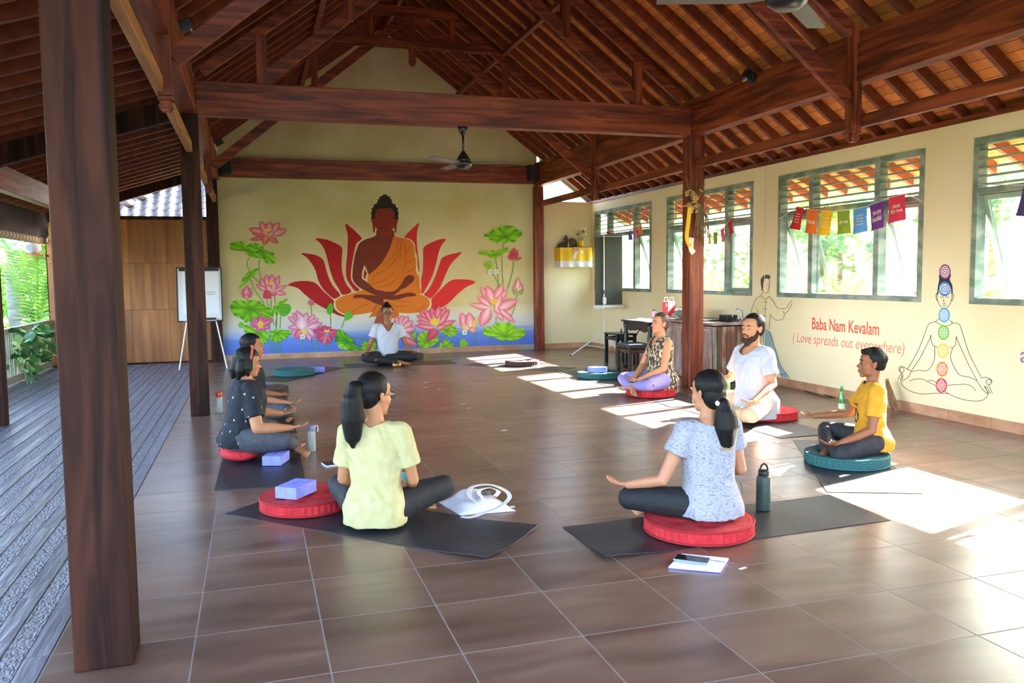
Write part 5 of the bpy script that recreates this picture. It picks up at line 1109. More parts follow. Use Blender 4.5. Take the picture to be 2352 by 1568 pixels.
mat('hair_black', '0a0909', .55, '161211', (70,70,5), 4, .3, .7, .25, (160,160,8), spec=.25); mat('hair_brown', '3a2a22', .45, '6a5240', (70,70,6), 4, .3, .7, .25, (160,160,8)); mat('hair_dark', '171210', .42, '2c2320', (70,70,5), 4, .3, .7, .25, (160,160,8), spec=.25)

def person(label, loc, rz, k, s, skin, shirt, pants, lean=(0,0), girth=1.0, hyaw=0, hpitch=0, hroll=0, arms=None, sleeve=.62, shirt_neck=.075, neck_front=.0, knees=None, ankles=None, hem=.0, hair=None, lip='8f4a3e', brow='15100e', vox=.0062, feet=(1,1), pant_end=.92, sleeveless=False, loose=1.0, vneck=0, ksh=1.0, wr=.010):
    """seated cross-legged figure; local +Y is where the chest faces, s is the seat height"""
    S = s/k
    def tl(dz): f = dz/.6; return (lean[0]*f, lean[1]*f)            # lean offset up the spine
    lv = [(.015,.150,.115,-.03),(.06,.178,.140,-.03),(.13,.175,.132,-.025),(.24,.142,.108,-.01),(.35,.150,.110,.0),(.45,.164,.113,.003),(.53,.160,.098,-.004),(.585,.115,.078,-.010),(.625,.062,.058,-.012)]
    sh = [Vector((sd*.168*ksh+tl(.55)[0], -.008+tl(.55)[1], S+.545)) for sd in (-1, 1)]
    nb = Vector((tl(.6)[0], -.012+tl(.6)[1], S+.60)); hc = nb+Vector((0, .022+.04*math.sin(-hpitch), .172)); HR = euler(hyaw, hpitch, hroll)
    if arms is None: arms = {}
    kn = knees or [(-.35,.27,.15), (.35,.27,.15)]; an = ankles or [(.13,.28,.065), (-.12,.37,.06)]
    hip = [Vector((-.095,-.02,S+.095)), Vector((.095,-.02,S+.095))]
    b = MB(); P = MB(); T = MB()
    gw = girth
    b.loft([ring(tl(z)[0], y+tl(z)[1], S+z, a*.93*gw, d*.93*gw) for z, a, d, y in lv])
    b.limb([nb+Vector((0,.0,-.03)), nb+Vector((0,.008,.05)), hc+HR@Vector((0,-.018,-.06))], [.062,.052,.055], 12); head(b, hc, HR, 1.07)
    for i in (0, 1):
        sd = -1 if i == 0 else 1; A = arms.get(i) or arms.get('both', {}); mir = lambda v: Vector((v[0]*(1 if A.get('abs') else sd), v[1], v[2]))
        el = mir(A.get('elbow', (.27,.02,S+.28))); wrp = mir(A.get('wrist', (.33,.24,.22))); hd = mir(A.get('dir', (.15,1,-.05))); pn = mir(A.get('palm', (0,0,1)))
        b.limb([sh[i], sh[i].lerp(el,.5), el], [.054*gw**.5,.046*gw,.040*gw], 12); b.limb([el, el.lerp(wrp,.4), wrp], [.039*gw,.038*gw,.026], 12); hand(b, wrp, hd, pn, sd, A.get('curl',.55), .98, A.get('spread',1))
        if not sleeveless:
            T.limb([nb+Vector((sd*.05,0,-.03)), sh[i]+Vector((0,0,.004))], [.052,.064*loose], 12); e = sh[i].lerp(el, sleeve)
            T.tube([sh[i]+Vector((-sd*.03,0,.0)), sh[i]+Vector((0,0,.004)), sh[i].lerp(el, sleeve*.5), e], [.06,.066*loose,.066*loose*gw**.5,.070*loose*gw**.5], 14)
        else: T.limb([nb+Vector((sd*.055,0,-.02)), sh[i]+Vector((-sd*.055,0,.0))], [.036,.042], 12)
        K_ = Vector(kn[i]); N_ = Vector(an[i])
        b.limb([hip[i], hip[i].lerp(K_,.55), K_], [.085,.070,.052], 12); b.limb([K_, K_.lerp(N_,.4), N_], [.050,.046,.032], 12)
        fd = (N_-K_).normalized(); fd = Vector((fd.x, fd.y*.2+.25*(1 if feet[i] else -1), 0)).normalized(); foot(b, N_+Vector((0,0,.01)), fd, Vector((0,-.45,.9)), .95)
        E_ = K_.lerp(N_, pant_end)
        P.limb([hip[i]+Vector((0,-.02,.0)), hip[i].lerp(K_,.5)+Vector((0,0,.004)), K_], [.108*gw,.095*gw,.073], 14); P.limb([K_, K_.lerp(N_,.45)], [.071,.064], 14); P.tube([K_.lerp(N_,.4), E_], [.064,.052], 14)
    P.ell((0,-.04,S+.095), (.172*gw,.138*gw,.105), None, 18, 11); P.ell((0,-.02,S+.16), (.145*gw,.112*gw,.09), None, 16, 9)
    T.loft([ring(tl(z)[0], y+tl(z)[1], S+z, a*1.07*loose*gw, d*1.10*loose*gw) for z, a, d, y in [(hem+.0,.178/max(1,gw)**.55,.150/max(1,gw)**.55,-.040),(hem+.06,.180/max(1,gw)**.45,.152/max(1,gw)**.45,-.040)]+[(z,a*(1.04 if z<.2 else 1),d*(1.10 if z<.2 else 1),y-(.012 if z<.2 else 0)) for z,a,d,y in lv if z > hem+.10]])
    bm_ = fuse(b, vox, 4); o = bpy.data.objects.new('person', bm_); COL.objects.link(o); bm_.materials.append(MATS[skin]); tag(o, label, 'person', 'people sitting cross-legged in a ring')
    floorz = .009/k
    for v in bm_.vertices:
        if v.co.z < floorz: v.co.z = floorz
    c_ = None
    def c_(p):
        x, y, z = p.x-nb.x, p.y-nb.y, p.z-nb.z
        if z > -.012 and x*x+y*y < shirt_neck**2: return True
        if vneck and y > .02 and z > -vneck and abs(x) < .012+.062*(1+z/vneck): return True
        if neck_front and y > .01 and z > -neck_front and x*x < (shirt_neck*1.05)**2*(1-(z+.0)**2/neck_front**2 if z < 0 else 1): return True
        return False
    tm = fuse(T, .007, 5, c_, wr, seed=loc[0]*7); to = bpy.data.objects.new('shirt', tm); COL.objects.link(to); to.parent = o; tm.materials.append(MATS[shirt])
    pm = fuse(P, .009, 5, None, .004, seed=loc[1]*5); po = bpy.data.objects.new('trousers', pm); COL.objects.link(po); po.parent = o; pm.materials.append(MATS[pants])
    for v in pm.vertices:
        lo = S+.001 if (v.co.x**2+(v.co.y+.03)**2) < .2**2 and S*k > .03 else floorz
        if v.co.z < lo: v.co.z = lo
    face_bits(o, hc, HR, 1.07, lip, brow)
    if hair: hair(o, hc, HR, nb)
    o.location = (loc[0], loc[1], 0); o.rotation_euler.z = rz; o.scale = (k, k, k)
    return o, hc, HR, nb
def hairmesh(o, mb, m, name='hair', vox=.0065, cut=None, wr=.003):
    me = fuse(mb, vox, 3, cut, wr, (60,60,6)); h = bpy.data.objects.new(name, me); COL.objects.link(h); h.parent = o; me.materials.append(MATS[m]); return h
def cap(mb, c, R, grow=1.0, back=1.0, low=0):
    E = lambda p, r: mb.ell(Vector(c)+R@(Vector(p)*1.07), [x*1.07 for x in r], R, 18, 12)
    E((0,-.020,.044),(.0815*grow,.098*grow,.086*grow)); E((0,-.050,.005-low),(.073*back,.062*back,.080*back+low))
def facecut(c, R, zf=.070, yside=.018, zs=.03):
    Ri = R.transposed()
    def f(p):
        q = Ri@(p-Vector(c))/1.07
        if q.y > .030 and q.z < zf: return True
        return q.y > yside and q.z < zs
    return f
def tail(mb, c, R, pts, rad, seg=12):
    P = [Vector(c)+R@Vector(p) for p in pts]; mb.limb(P, rad, seg); return P
mat('beard_brown', '35251c', .8, '4f382b', (90,90,40), spec=.2); mat('elastic_white', 'd8d4cc', .6); mat('elastic_dark', '2a2022', .6); mat('glasses_frame', '1a1616', .3)
def glasses(o, c, R, lens=False):
    V = lambda p: Vector(c)+R@(Vector(p)*1.07); g = empty('spectacles'); g.parent = o
    for s in (-1, 1):
        MB().tube([V((s*.032+.024*math.cos(a), .096, .0+.018*math.sin(a))) for a in (q*PI/8 for q in range(17))], .0024, 6).build('rim', 'glasses_frame', g, True)
        MB().tube([V((s*.056,.094,.006)), V((s*.078,.04,.008)), V((s*.084,-.02,.004))], .0022, 6).build('temple', 'glasses_frame', g)
    MB().tube([V((-.008,.098,.003)), V((0,.101,.006)), V((.008,.098,.003))], .0022, 6).build('bridge', 'glasses_frame', g)

for nm, c in (('skin_a','b37a57'),('skin_b','a86f50'),('skin_c','b98062'),('skin_d','8f5a3c'),('skin_e','c98d68'),('skin_f','c58a66'),('skin_g','9a6346')): skin_mat(nm, c)
mat('yellow_tee', 'bab07c', .9, 'c4bb8c', (20,20,20), bump=.5, bscale=(22,22,12)); mat('black_legging', '141318', .75, '1b1a20', (30,30,30)); mat('navy_tee', '11121c', .85, '171824', (30,30,30)); mat('grey_pant', '3f4048', .85, '4a4b53', (20,20,20), bump=.2, bscale=(20,20,20))
mat('burnout_tee', '7c7d8c', .85, 'a4a4b0', (60,60,150), 6, .36, .50, .2); mat('white_tee', 'bdbcc8', .85, 'c6c5d0', (12,12,12), bump=.4, bscale=(18,18,10)); mat('gold_tee', 'cc8c1a', .85, 'd89c24', (14,14,14), bump=.4, bscale=(18,18,10)); mat('charcoal_pant', '232229', .8, '2e2d34', (20,20,20))
mat('print_top', '3a2c22', .8, 'cfc2a8', (46,46,22), 7, .44, .58, col3='7a6048'); mat('tan_trouser', 'd9b08a', .8, 'e6c4a0', (12,12,6)); mat('dark_top', '14161f', .85)
def stripe_mat():
    m = mat('lilac_stripe', '8478c0', .8); n = m.node_tree.nodes; l = m.node_tree.links; b = n['Principled BSDF']; tc = n.new('ShaderNodeTexCoord'); wv = n.new('ShaderNodeTexWave'); wv.bands_direction = 'X'; wv.inputs['Scale'].default_value = 22; wv.inputs['Distortion'].default_value = .4
    r = n.new('ShaderNodeValToRGB'); r.color_ramp.elements[0].color = (*lin('8075bf'),1); r.color_ramp.elements[1].color = (*lin('a79cd6'),1); r.color_ramp.elements[0].position = .35; r.color_ramp.elements[1].position = .75
    l.new(tc.outputs['Object'], wv.inputs[0]); l.new(wv.outputs[1], r.inputs[0]); l.new(r.outputs[0], b.inputs['Base Color'])
stripe_mat()

# 1 woman with ponytail in pale yellow, back to the camera
def hair_yellow(o, c, R, nb):
    mb = MB(); cap(mb, c, R, 1.04); mb.ell(Vector(c)+R@Vector((0,-.085,.052)), (.04,.045,.05), R)
    tail(mb, c, R, [(0,-.100,.055),(0,-.145,.045),(0,-.165,-.03),(-.004,-.160,-.13),(-.01,-.150,-.23),(-.014,-.145,-.29)], [.024,.048,.066,.066,.050,.016])
    tail(mb, c, R, [(.02,-.13,.02),(.03,-.15,-.08),(.035,-.145,-.20)], [.022,.026,.012]); tail(mb, c, R, [(-.02,-.13,.02),(-.035,-.15,-.08),(-.05,-.145,-.22)], [.022,.026,.010])
    hairmesh(o, mb, 'hair_black', cut=facecut(c, R)); t = MB(); P = Vector(c)+R@Vector((0,-.105,.056)); t.lathe([(.026,-.008),(.030,0),(.026,.008)], P, 14, R@Matrix.Rotation(PI/2,3,'X')); t.build('hair_tie', 'elastic_dark', o, True)
o, c, R, nb = person('woman in a pale yellow t-shirt with a high ponytail, seen from behind', (.93,1.80), -.42, .985, .010, 'skin_a', 'yellow_tee', 'black_legging', (0,-.01), .90, -.62, -.05, 0,
    {'both': {'elbow': (.215,.02,.27), 'wrist': (.15,.22,.17), 'dir': (-.7,.6,0), 'palm': (0,0,1)}}, .66, knees=[(-.33,.28,.16),(.35,.27,.17)], hair=hair_yellow, hem=.02, loose=1.08, ksh=.92)
glasses(o, c, R); MB().tube([nb+Vector((.07*math.cos(a), .065*math.sin(a), -.005+.0*a)) for a in (q*PI/10 for q in range(21))], .003, 5).build('necklace', mat('bead', '8a6a50', .5), o)

# 2 woman in grey burnout shirt with low ponytail, back to the camera
def hair_grey(o, c, R, nb):
    mb = MB(); cap(mb, c, R, 1.05, 1.02, .01)
    tail(mb, c, R, [(0,-.095,-.040),(.0,-.120,-.065),(.004,-.135,-.13),(.01,-.135,-.20),(.02,-.125,-.27),(.03,-.115,-.32)], [.030,.042,.064,.074,.062,.020]); tail(mb, c, R, [(.01,-.12,-.08),(.04,-.13,-.17),(.06,-.115,-.27)], [.024,.030,.010]); tail(mb, c, R, [(-.01,-.12,-.08),(-.03,-.13,-.16),(-.035,-.12,-.25)], [.024,.030,.010])
    hairmesh(o, mb, 'hair_black', cut=facecut(c, R)); P = Vector(c)+R@Vector((0,-.105,-.052)); MB().lathe([(.042,-.014),(.048,0),(.042,.014)], P, 16, R@Matrix.Rotation(.6,3,'X')).build('hair_tie', 'elastic_white', o, True)
    MB().tube([Vector(c)+R@Vector((-.083+.0*a, -.005, .03)), Vector(c)+R@Vector((-.07,.0,.095)), Vector(c)+R@Vector((0,.0,.138)), Vector(c)+R@Vector((.07,.0,.095)), Vector(c)+R@Vector((.083,-.005,.03))] if (a:=0) == 0 else [], .005, 6).build('hair_band', 'elastic_dark', o)
o, c, R, nb = person('woman in a grey printed shirt with a low ponytail, seen from behind', (2.69,1.06), .03, .92, .082, 'skin_c', 'burnout_tee', 'black_legging', (.0,.0), .94, .30, -.02, 0,
    {0: {'elbow': (-.30,.02,.34), 'wrist': (-.42,.24,.27), 'dir': (-.6,.75,.06), 'palm': (.1,.1,1), 'curl': .5, 'abs': 1}, 1: {'elbow': (.25,.02,.36), 'wrist': (.27,.25,.30), 'dir': (.1,1,0), 'palm': (0,0,1), 'abs': 1}}, .45, knees=[(-.40,.26,.18),(.36,.28,.17)], ankles=[(.12,.30,.07),(-.14,.38,.06)], hair=hair_grey, hem=.03, loose=1.08, shirt_neck=.095, ksh=.95)
tv, tf = text_mesh('ISL\nAND', .012, 0, 'CENTER'); mb = MB(); mb.col = lin('b98a4a'); mb.add([(t.x*.040+.050, -.139, .555+t.y*.034) for t in tv], tf); mb.build('shirt_print', 'paint', o)

# 3 boy in golden yellow
def hair_boy(o, c, R, nb):
    mb = MB(); cap(mb, c, R, 1.06, .98); 
    for k in range(14):
        a = -1.1+k*2.2/13; mb.limb([Vector(c)+R@Vector((.06*math.sin(a),.03,.105)), Vector(c)+R@Vector((.066*math.sin(a)*1.05,.078+.01*math.cos(a*3),.100+.012*math.cos(k*2)))], [.020,.008], 8)
    mb.ell(Vector(c)+R@Vector((0,.03,.098)), (.06,.05,.035), R)
    Ri = R.transposed()
    def cut(p):
        q = Ri@(p-Vector(c))/1.07; return (q.y > .035 and q.z < .070) or (q.y > .012 and q.z < .035) or q.z < -.055
    hairmesh(o, mb, 'hair_black', cut=cut)
o, c, R, nb = person('boy in a golden yellow t-shirt sitting in profile on the green cushion', (4.73,2.17), 1.06, .88, .083, 'skin_d', 'gold_tee', 'charcoal_pant', (.0,-.02), .98, .0, .04, 0,
    {0: {'elbow': (-.25,.02,.33), 'wrist': (-.27,.30,.20), 'dir': (-.05,1,.05), 'palm': (.35,.1,1), 'curl': .55, 'abs': 1}, 1: {'elbow': (.28,.12,.38), 'wrist': (.33,.40,.34), 'dir': (.1,1,.05), 'palm': (-.2,0,1), 'curl': .7, 'abs': 1}}, .66, knees=[(-.31,.28,.13),(.33,.30,.22)], ankles=[(.10,.30,.10),(-.10,.36,.10)], hair=hair_boy, hem=.035, loose=1.0, lip='8a4038', shirt_neck=.08, pant_end=1.0)
mat('print_black', '1c1a14', .8)
sh_ = [q for q in o.children if q.name.startswith('shirt')][0]; rp = random.Random(4)
front = [v for v in sh_.data.vertices if v.normal.y > .55 and abs(v.co.x) < .07 and .36 < v.co.z < .52]
for v in rp.sample(front, min(34, len(front))):
    n = v.normal; t = n.orthogonal().normalized(); R_ = Matrix((t, n.cross(t), n)).transposed()
    MB().lathe([(.011,-.001),(.011,.003),(.006,.003),(.006,-.001)], v.co, 10, R_).build('shirt_print', 'print_black', o) if rp.random() < .4 else MB().box(v.co+n*.001, (.005,.022,.004), R_@Matrix.Rotation(rp.random()*3,3,'Z')).build('shirt_print', 'print_black', o)

# 4 bearded man in white
def hair_man(o, c, R, nb):
    mb = MB(); cap(mb, c, R, 1.03, 1.0); mb.ell(Vector(c)+R@Vector((0,-.118,.035)), (.032,.03,.032), R); hairmesh(o, mb, 'hair_dark', cut=facecut(c, R, .082, .012, .02))
    bd = MB(); E = lambda p, r: bd.ell(Vector(c)+R@(Vector(p)*1.07), [x*1.07 for x in r], R, 14, 9)
    E((0,.058,-.104),(.033,.033,.028)); E((0,.064,-.128),(.022,.022,.024)); E((0,.084,-.083),(.014,.012,.008))
    for s in (-1, 1): E((s*.040,.034,-.085),(.022,.038,.027)); E((s*.053,.016,-.066),(.015,.024,.026)); E((s*.060,.006,-.042),(.011,.016,.030)); E((s*.062,.002,-.012),(.008,.012,.024)); E((s*.030,.062,-.100),(.024,.026,.026)); E((s*.025,.083,-.064),(.006,.008,.014))
    E((0,.094,-.049),(.024,.008,.005)); hairmesh(o, bd, 'beard_brown', 'beard', .005, None, .002)
o, c, R, nb = person('bearded man in a white t-shirt and tan trousers sitting by the windows', (4.95,4.06), 1.66, 1.09, .07, 'skin_e', 'white_tee', 'tan_trouser', (.0,.0), 1.0, .16, .04, 0,
    {0: {'elbow': (-.27,.00,.36), 'wrist': (-.34,.24,.25), 'dir': (-.1,1,-.1), 'palm': (.1,0,1), 'curl': .4, 'abs': 1}, 1: {'elbow': (.29,.02,.36), 'wrist': (.36,.25,.26), 'dir': (.1,1,-.1), 'palm': (0,0,1), 'curl': .4, 'abs': 1}}, .70, knees=[(-.37,.30,.13),(.38,.30,.15)], ankles=[(.12,.30,.06),(-.13,.38,.06)], hair=hair_man, hem=-.03, loose=1.10, neck_front=.06, shirt_neck=.085, pant_end=.75, lip='a0584a', brow='2a1c16')

# 5 woman in patterned sleeveless top
def hair_tank(o, c, R, nb):
    mb = MB(); cap(mb, c, R, 1.02, 1.0); mb.ell(Vector(c)+R@Vector((0,-.112,.050)), (.032,.03,.034), R); hairmesh(o, mb, 'hair_brown', cut=facecut(c, R, .078, .012, .02))
o, c, R, nb = person('woman in a patterned sleeveless top and lilac striped trousers sitting by the cabinet', (4.92,6.0), 1.62, 1.0, .085, 'skin_f', 'print_top', 'lilac_stripe', (.0,-.02), 1.04, .05, .10, 0,
    {'both': {'elbow': (.25,.08,.34), 'wrist': (.06,.30,.20), 'dir': (-.7,.6,-.2), 'palm': (-.2,-.3,1), 'curl': .5}}, sleeveless=True, knees=[(-.33,.30,.17),(.34,.30,.17)], ankles=[(.12,.34,.09),(-.12,.40,.08)], hair=hair_tank, hem=-.05, loose=1.10, vneck=.12, pant_end=.72, lip='b05a50', brow='4a342a', wr=.008)

# 6 teacher facing the camera
def hair_teach(o, c, R, nb):
    mb = MB(); cap(mb, c, R, 1.03, .98); mb.ell(Vector(c)+R@Vector((0,-.045,.135)), (.040,.042,.036), R); hairmesh(o, mb, 'hair_black', cut=facecut(c, R, .078, .015, .03))
o, c, R, nb = person('teacher in a white t-shirt and spectacles sitting before the mural, facing the camera', (2.38,10.74), PI-.06, 1.09, .012, 'skin_g', 'white_tee', 'black_legging', (.0,.0), .96, .04, -.02, 0,
    {'both': {'elbow': (.275,.02,.30), 'wrist': (.34,.22,.19), 'dir': (.05,1,-.1), 'palm': (0,.2,1), 'curl': .5}}, .55, knees=[(-.36,.28,.14),(.36,.28,.14)], ankles=[(.10,.30,.13),(-.14,.36,.06)], hair=hair_teach, hem=.05, loose=1.06, vneck=.10, lip='8a4a40')
glasses(o, c, R)
MB().tube([nb+Vector((-.06,.03,-.0)), nb+Vector((-.045,.085,-.05)), nb+Vector((-.02,.112,-.11))], .005, 6).build('microphone_cord', 'black_plastic', o); MB().ell(nb+Vector((-.015,.118,-.12)), (.012,.010,.014)).build('microphone', 'black_plastic', o)
# 7 far woman on the left
def hair_far(o, c, R, nb):
    mb = MB(); cap(mb, c, R, 1.04, 1.04, .02); mb.ell(Vector(c)+R@Vector((0,-.11,-.05)), (.04,.035,.045), R); hairmesh(o, mb, 'hair_black', cut=facecut(c, R, .075, .012, .03))
o, c, R, nb = person('woman in a dark navy top with tied-back hair, farther of the two at the left', (.24,5.75), -1.5, .975, .015, 'skin_b', 'dark_top', 'grey_pant', (.0,.0), .98, .0, .03, 0,
    {'both': {'elbow': (.26,.03,.28), 'wrist': (.32,.30,.22), 'dir': (.05,1,.0), 'palm': (0,0,1), 'curl': .5}}, .6, hair=hair_far, hem=.02)
# 8 woman in black lettered shirt
def hair_bob(o, c, R, nb):
    mb = MB(); cap(mb, c, R, 1.10, 1.12, .0)
    for s in (-1, 1): tail(mb, c, R, [(s*.078,-.01,.03),(s*.092,-.015,-.04),(s*.090,-.005,-.105)], [.026,.030,.016]); tail(mb, c, R, [(s*.065,-.06,.0),(s*.075,-.075,-.07),(s*.065,-.08,-.135)], [.045,.042,.020])
    mb.ell(Vector(c)+R@Vector((0,-.055,-.055)), (.094,.072,.080), R); tail(mb, c, R, [(0,-.09,.02),(0,-.115,-.06),(0,-.125,-.135)], [.06,.052,.022]); tail(mb, c, R, [(-.06,.035,.09),(-.085,.03,.02),(-.092,.02,-.06)], [.02,.022,.010]); tail(mb, c, R, [(.06,.035,.09),(.085,.03,.02),(.092,.02,-.06)], [.02,.022,.010])
    hairmesh(o, mb, 'hair_black', cut=facecut(c, R, .062, .040, -.2)); mat('headband', '8f2f24', .7, 'c86a4a', (60,60,60))
    MB().tube([Vector(c)+R@Vector((.094*math.cos(a), .012+.01*math.sin(a), .040+.098*math.sin(a))) for a in (q*PI/12 for q in range(13))], .013, 8).build('headband', 'headband', o, True)
    MB().ell(Vector(c)+R@Vector((.03,.03,.145)), (.022,.016,.014), R).build('headband_knot', 'headband', o, True)
o, c, R, nb = person('woman in a black shirt with small white letters and a red headband, in profile', (.16,3.93), -1.42, .875, .105, 'skin_a', 'navy_tee', 'grey_pant', (.0,.05), 1.34, -.05, -.10, 0,
    {0: {'elbow': (-.29,.12,.40), 'wrist': (-.30,.40,.35), 'dir': (-.1,1,.12), 'palm': (.2,0,1), 'curl': .35, 'abs': 1}, 1: {'elbow': (.30,.08,.33), 'wrist': (.30,.38,.31), 'dir': (.05,1,.10), 'palm': (-.1,0,1), 'curl': .35, 'abs': 1}}, .72, knees=[(-.33,.32,.22),(.33,.32,.20)], ankles=[(.14,.46,.07),(-.10,.50,.06)], hair=hair_bob, hem=.03, loose=1.04, neck_front=.05, shirt_neck=.085, pant_end=.88)
shirt8 = [ch_ for ch_ in o.children if ch_.name.startswith('shirt')][0]
rnd_ = random.Random(3); vv = shirt8.data.vertices; cnt = 0; lets = 'AKNSHDTOZ'; used_ = []
for i in rnd_.sample(range(len(vv)), min(1500, len(vv))):
    v = vv[i]; n = v.normal; p = v.co
    if p.x < .03 and n.x < .2 or any((p-q).length < .085 for q in used_) or cnt > 26 or abs(n.z) > .6: continue
    used_.append(p.copy()); cnt += 1; tv, tf = text_mesh(lets[cnt % 9], .02); t = Vector((0,0,1)).cross(n).normalized(); u = n.cross(t); mb = MB(); a = rnd_.uniform(-.5,.5); ca, sa = math.cos(a), math.sin(a)
    mb.add([p+n*.004+t*((q.x*ca-q.y*sa)*.024)+u*((q.x*sa+q.y*ca)*.024) for q in tv], tf); mb.build('shirt_letter', 'white_paint', o)
# ------------------------------------------------------------------ veranda edge and the garden outside
mat('grass_ground', '3c4a28', .9, '55573a', (.8,.8,.8), 5); mat('leaf_a', '78a85a', .6, 'b4d488', (3,3,3), 3, .35, .65, rnd=.1); mat('leaf_b', '5a9068', .6, '90b890', (3,3,3), 3, .35, .65); mat('leaf_c', 'b0d080', .6, 'dcecae', (3,3,3), 3, .35, .65)
mat('bark', '6a5a4a', .9, '8f8070', (6,6,14), bump=.5); mat('palm_bark', '6a6664', .9, '8f8b88', (4,4,16), 4, bump=.5); mat('bamboo_slat', '9a9a86', .7, 'b8b8a4', (30,30,4), rnd=.15); mat('rail_wood', '8f8a7c', .7, 'aaa597', (4,12,12))
gr = MB().span((WX+.3,-30,-.3),(45,45,-.14)).span((-45,-30,-.3),(-3.32,45,-.14)).span((-3.32,12.7,-.3),(WX+.3,45,-.14)); struct(gr.build('floor_garden', 'grass_ground'))
def leaves(n, boxes, size, rs):
    vs = []; fs = []
    for i in range(n):
        c, r = boxes[rs.randrange(len(boxes))]
        while True:
            d = Vector((rs.uniform(-1,1), rs.uniform(-1,1), rs.uniform(-1,1)))
            if .25 < d.length < 1: break
        p = Vector(c)+Vector((d.x*r[0], d.y*r[1], d.z*r[2])); s = size*rs.uniform(.6,1.3)
        a = Vector((rs.gauss(0,1), rs.gauss(0,1), rs.gauss(0,.5))).normalized(); b = a.cross(Vector((rs.gauss(0,1), rs.gauss(0,1), rs.gauss(0,1)))).normalized(); o = len(vs)
        vs += [p-a*s, p+b*s*.4, p+a*s, p-b*s*.4]; fs.append((o, o+1, o+2, o+3))
    mb = MB(); mb.add(vs, fs); return mb
def tree(x, y, h, r, m, label, n=2600, size=.13, bush=False, cat='tree', grp='trees beyond the windows', name='garden_tree', seed=1):
    rs = random.Random(seed); t = tag(empty(name, (x, y, -.14)), label, cat, grp)
    if bush: bx = [((rs.uniform(-.5,.5)*r, rs.uniform(-.5,.5)*r, h*rs.uniform(.35,.65)), (r*.6, r*.6, h*.36)) for _ in range(6)]
    else: bx = [((rs.uniform(-.6,.6)*r, rs.uniform(-.6,.6)*r, h*rs.uniform(.45,.9)), (r*.55, r*.55, h*.18)) for _ in range(8)]
    l = leaves(n, bx, size, rs).build('crown', m, t); l['kind'] = 'stuff'
    for k in range(1 if not bush else 3): MB().tube([(rs.uniform(-.1,.1)*k,rs.uniform(-.1,.1)*k,0),(.05,.05,h*.4),(rs.uniform(-.2,.2)*r,rs.uniform(-.2,.2)*r,h*.75)], [.12 if not bush else .03,.09 if not bush else .02,.03 if not bush else .008], 8).build('trunk', 'bark', t)
for i, (x, y, h, r, m, b, lb) in enumerate([(9.6,8.6,1.7,1.0,'leaf_c',1,'low pale green bush outside the window behind the flags'),(10.2,11.4,1.9,1.1,'leaf_a',1,'rounded green bush seen in the second window'),(10.4,15.2,2.2,1.2,'leaf_c',1,'pale bush seen past the projection screen'),(9.8,6.0,1.6,.9,'leaf_a',1,'low green bush outside the fourth window'),
    (13.0,10.5,5.2,1.9,'leaf_b',0,'dark green tree standing behind the flags window'),(13.8,14.5,5.6,2.0,'leaf_a',0,'broad green tree seen through the second window'),(12.6,19.0,5.0,1.9,'leaf_b',0,'dark tree seen through the first window'),(15.5,5.0,5.4,2.0,'leaf_a',0,'tall green tree at the fourth window'),(17.5,18.5,6.5,2.4,'leaf_b',0,'far tall tree between the second and third windows'),(17,12.5,6.5,2.3,'leaf_c',0,'far pale tree above the garden bushes')]):
    tree(x, y, h, r, m, lb, 1500 if not b else 1500, .14 if not b else .09, bool(b), 'bush' if b else 'tree', 'bushes under the windows' if b else 'trees beyond the windows', 'garden_bush' if b else 'garden_tree', i+11)
# left garden: coconut palms, shrubs
mat('leaf_d', '3a6f20', .6, '6f9f3c', (3,3,3), 3, .35, .65); mat('leaf_e', '2c5a26', .6, '4f8040', (3,3,3), 3, .35, .65)
LEFT_ = {'leaf_a': 'leaf_d', 'leaf_b': 'leaf_e', 'leaf_c': 'leaf_d'}
def palm(x, y, h, lean, label, frond_n=9, r=.17, low=None):
    t = tag(empty('coconut_palm', (x, y, -.14)), label, 'palm tree', 'palms beside the veranda'); top = Vector((lean, 0, h))
    pts = [Vector((lean*(u/12)**1.6, 0, h*u/12)) for u in range(13)]; MB().tube(pts, [r*(1.25-.4*u/12)*(1+.03*(u%2)) for u in range(13)], 14).build('trunk', 'palm_bark', t, True)
    rs = random.Random(int(x*10))
    for k in range(frond_n):
        a = k*2*PI/frond_n+.3; d = Vector((math.cos(a), math.sin(a), 0)); L = 2.6; sp = [top+d*L*u/10+Vector((0,0,.9*math.sin(u/10*1.9)-1.7*(u/10)**2.2)) for u in range(11)]
        frond(t, sp, rs)
    return t
def frond(t, sp, rs, w=.55):
    f = MB().tube(sp, [.025-.002*i for i in range(len(sp))], 6).build('frond_rib', 'leaf_d', t); mb = MB(); N = 46
    for i in range(N):
        u = (i+1)/N*(len(sp)-1.01); j = int(u); p = sp[j].lerp(sp[j+1], u-j); tg = (sp[j+1]-sp[j]).normalized(); sd = tg.cross(Vector((0,0,1))).normalized(); L = w*math.sin(PI*min(1, .15+.85*i/N))**.7
        for s in (-1, 1):
            e = p+sd*s*L*.85+tg*L*.55+Vector((0,0,-.35*L)); nn = tg*.018; o = len(mb.v); m_ = p.lerp(e,.5)+Vector((0,0,.05*L)); mb.add([p-nn, p+nn, m_+nn, e, m_-nn], [(0,1,2,3,4)])
    o_ = mb.build('leaflets', 'leaf_d', f); o_['kind'] = 'stuff'
p1 = palm(-4.12, 15.5, 6.2, -.2, 'pale trunk of a coconut palm outside the left railing', 7)
rs = random.Random(5)
tf_ = tag(empty('young_palm', (-3.72,14.9,-.14)), 'young palm with bright green fronds beside the left railing', 'palm tree', 'palms beside the veranda')
MB().tube([(0,0,0),(0,0,.5)], [.10,.07], 10).build('trunk', 'palm_bark', tf_)
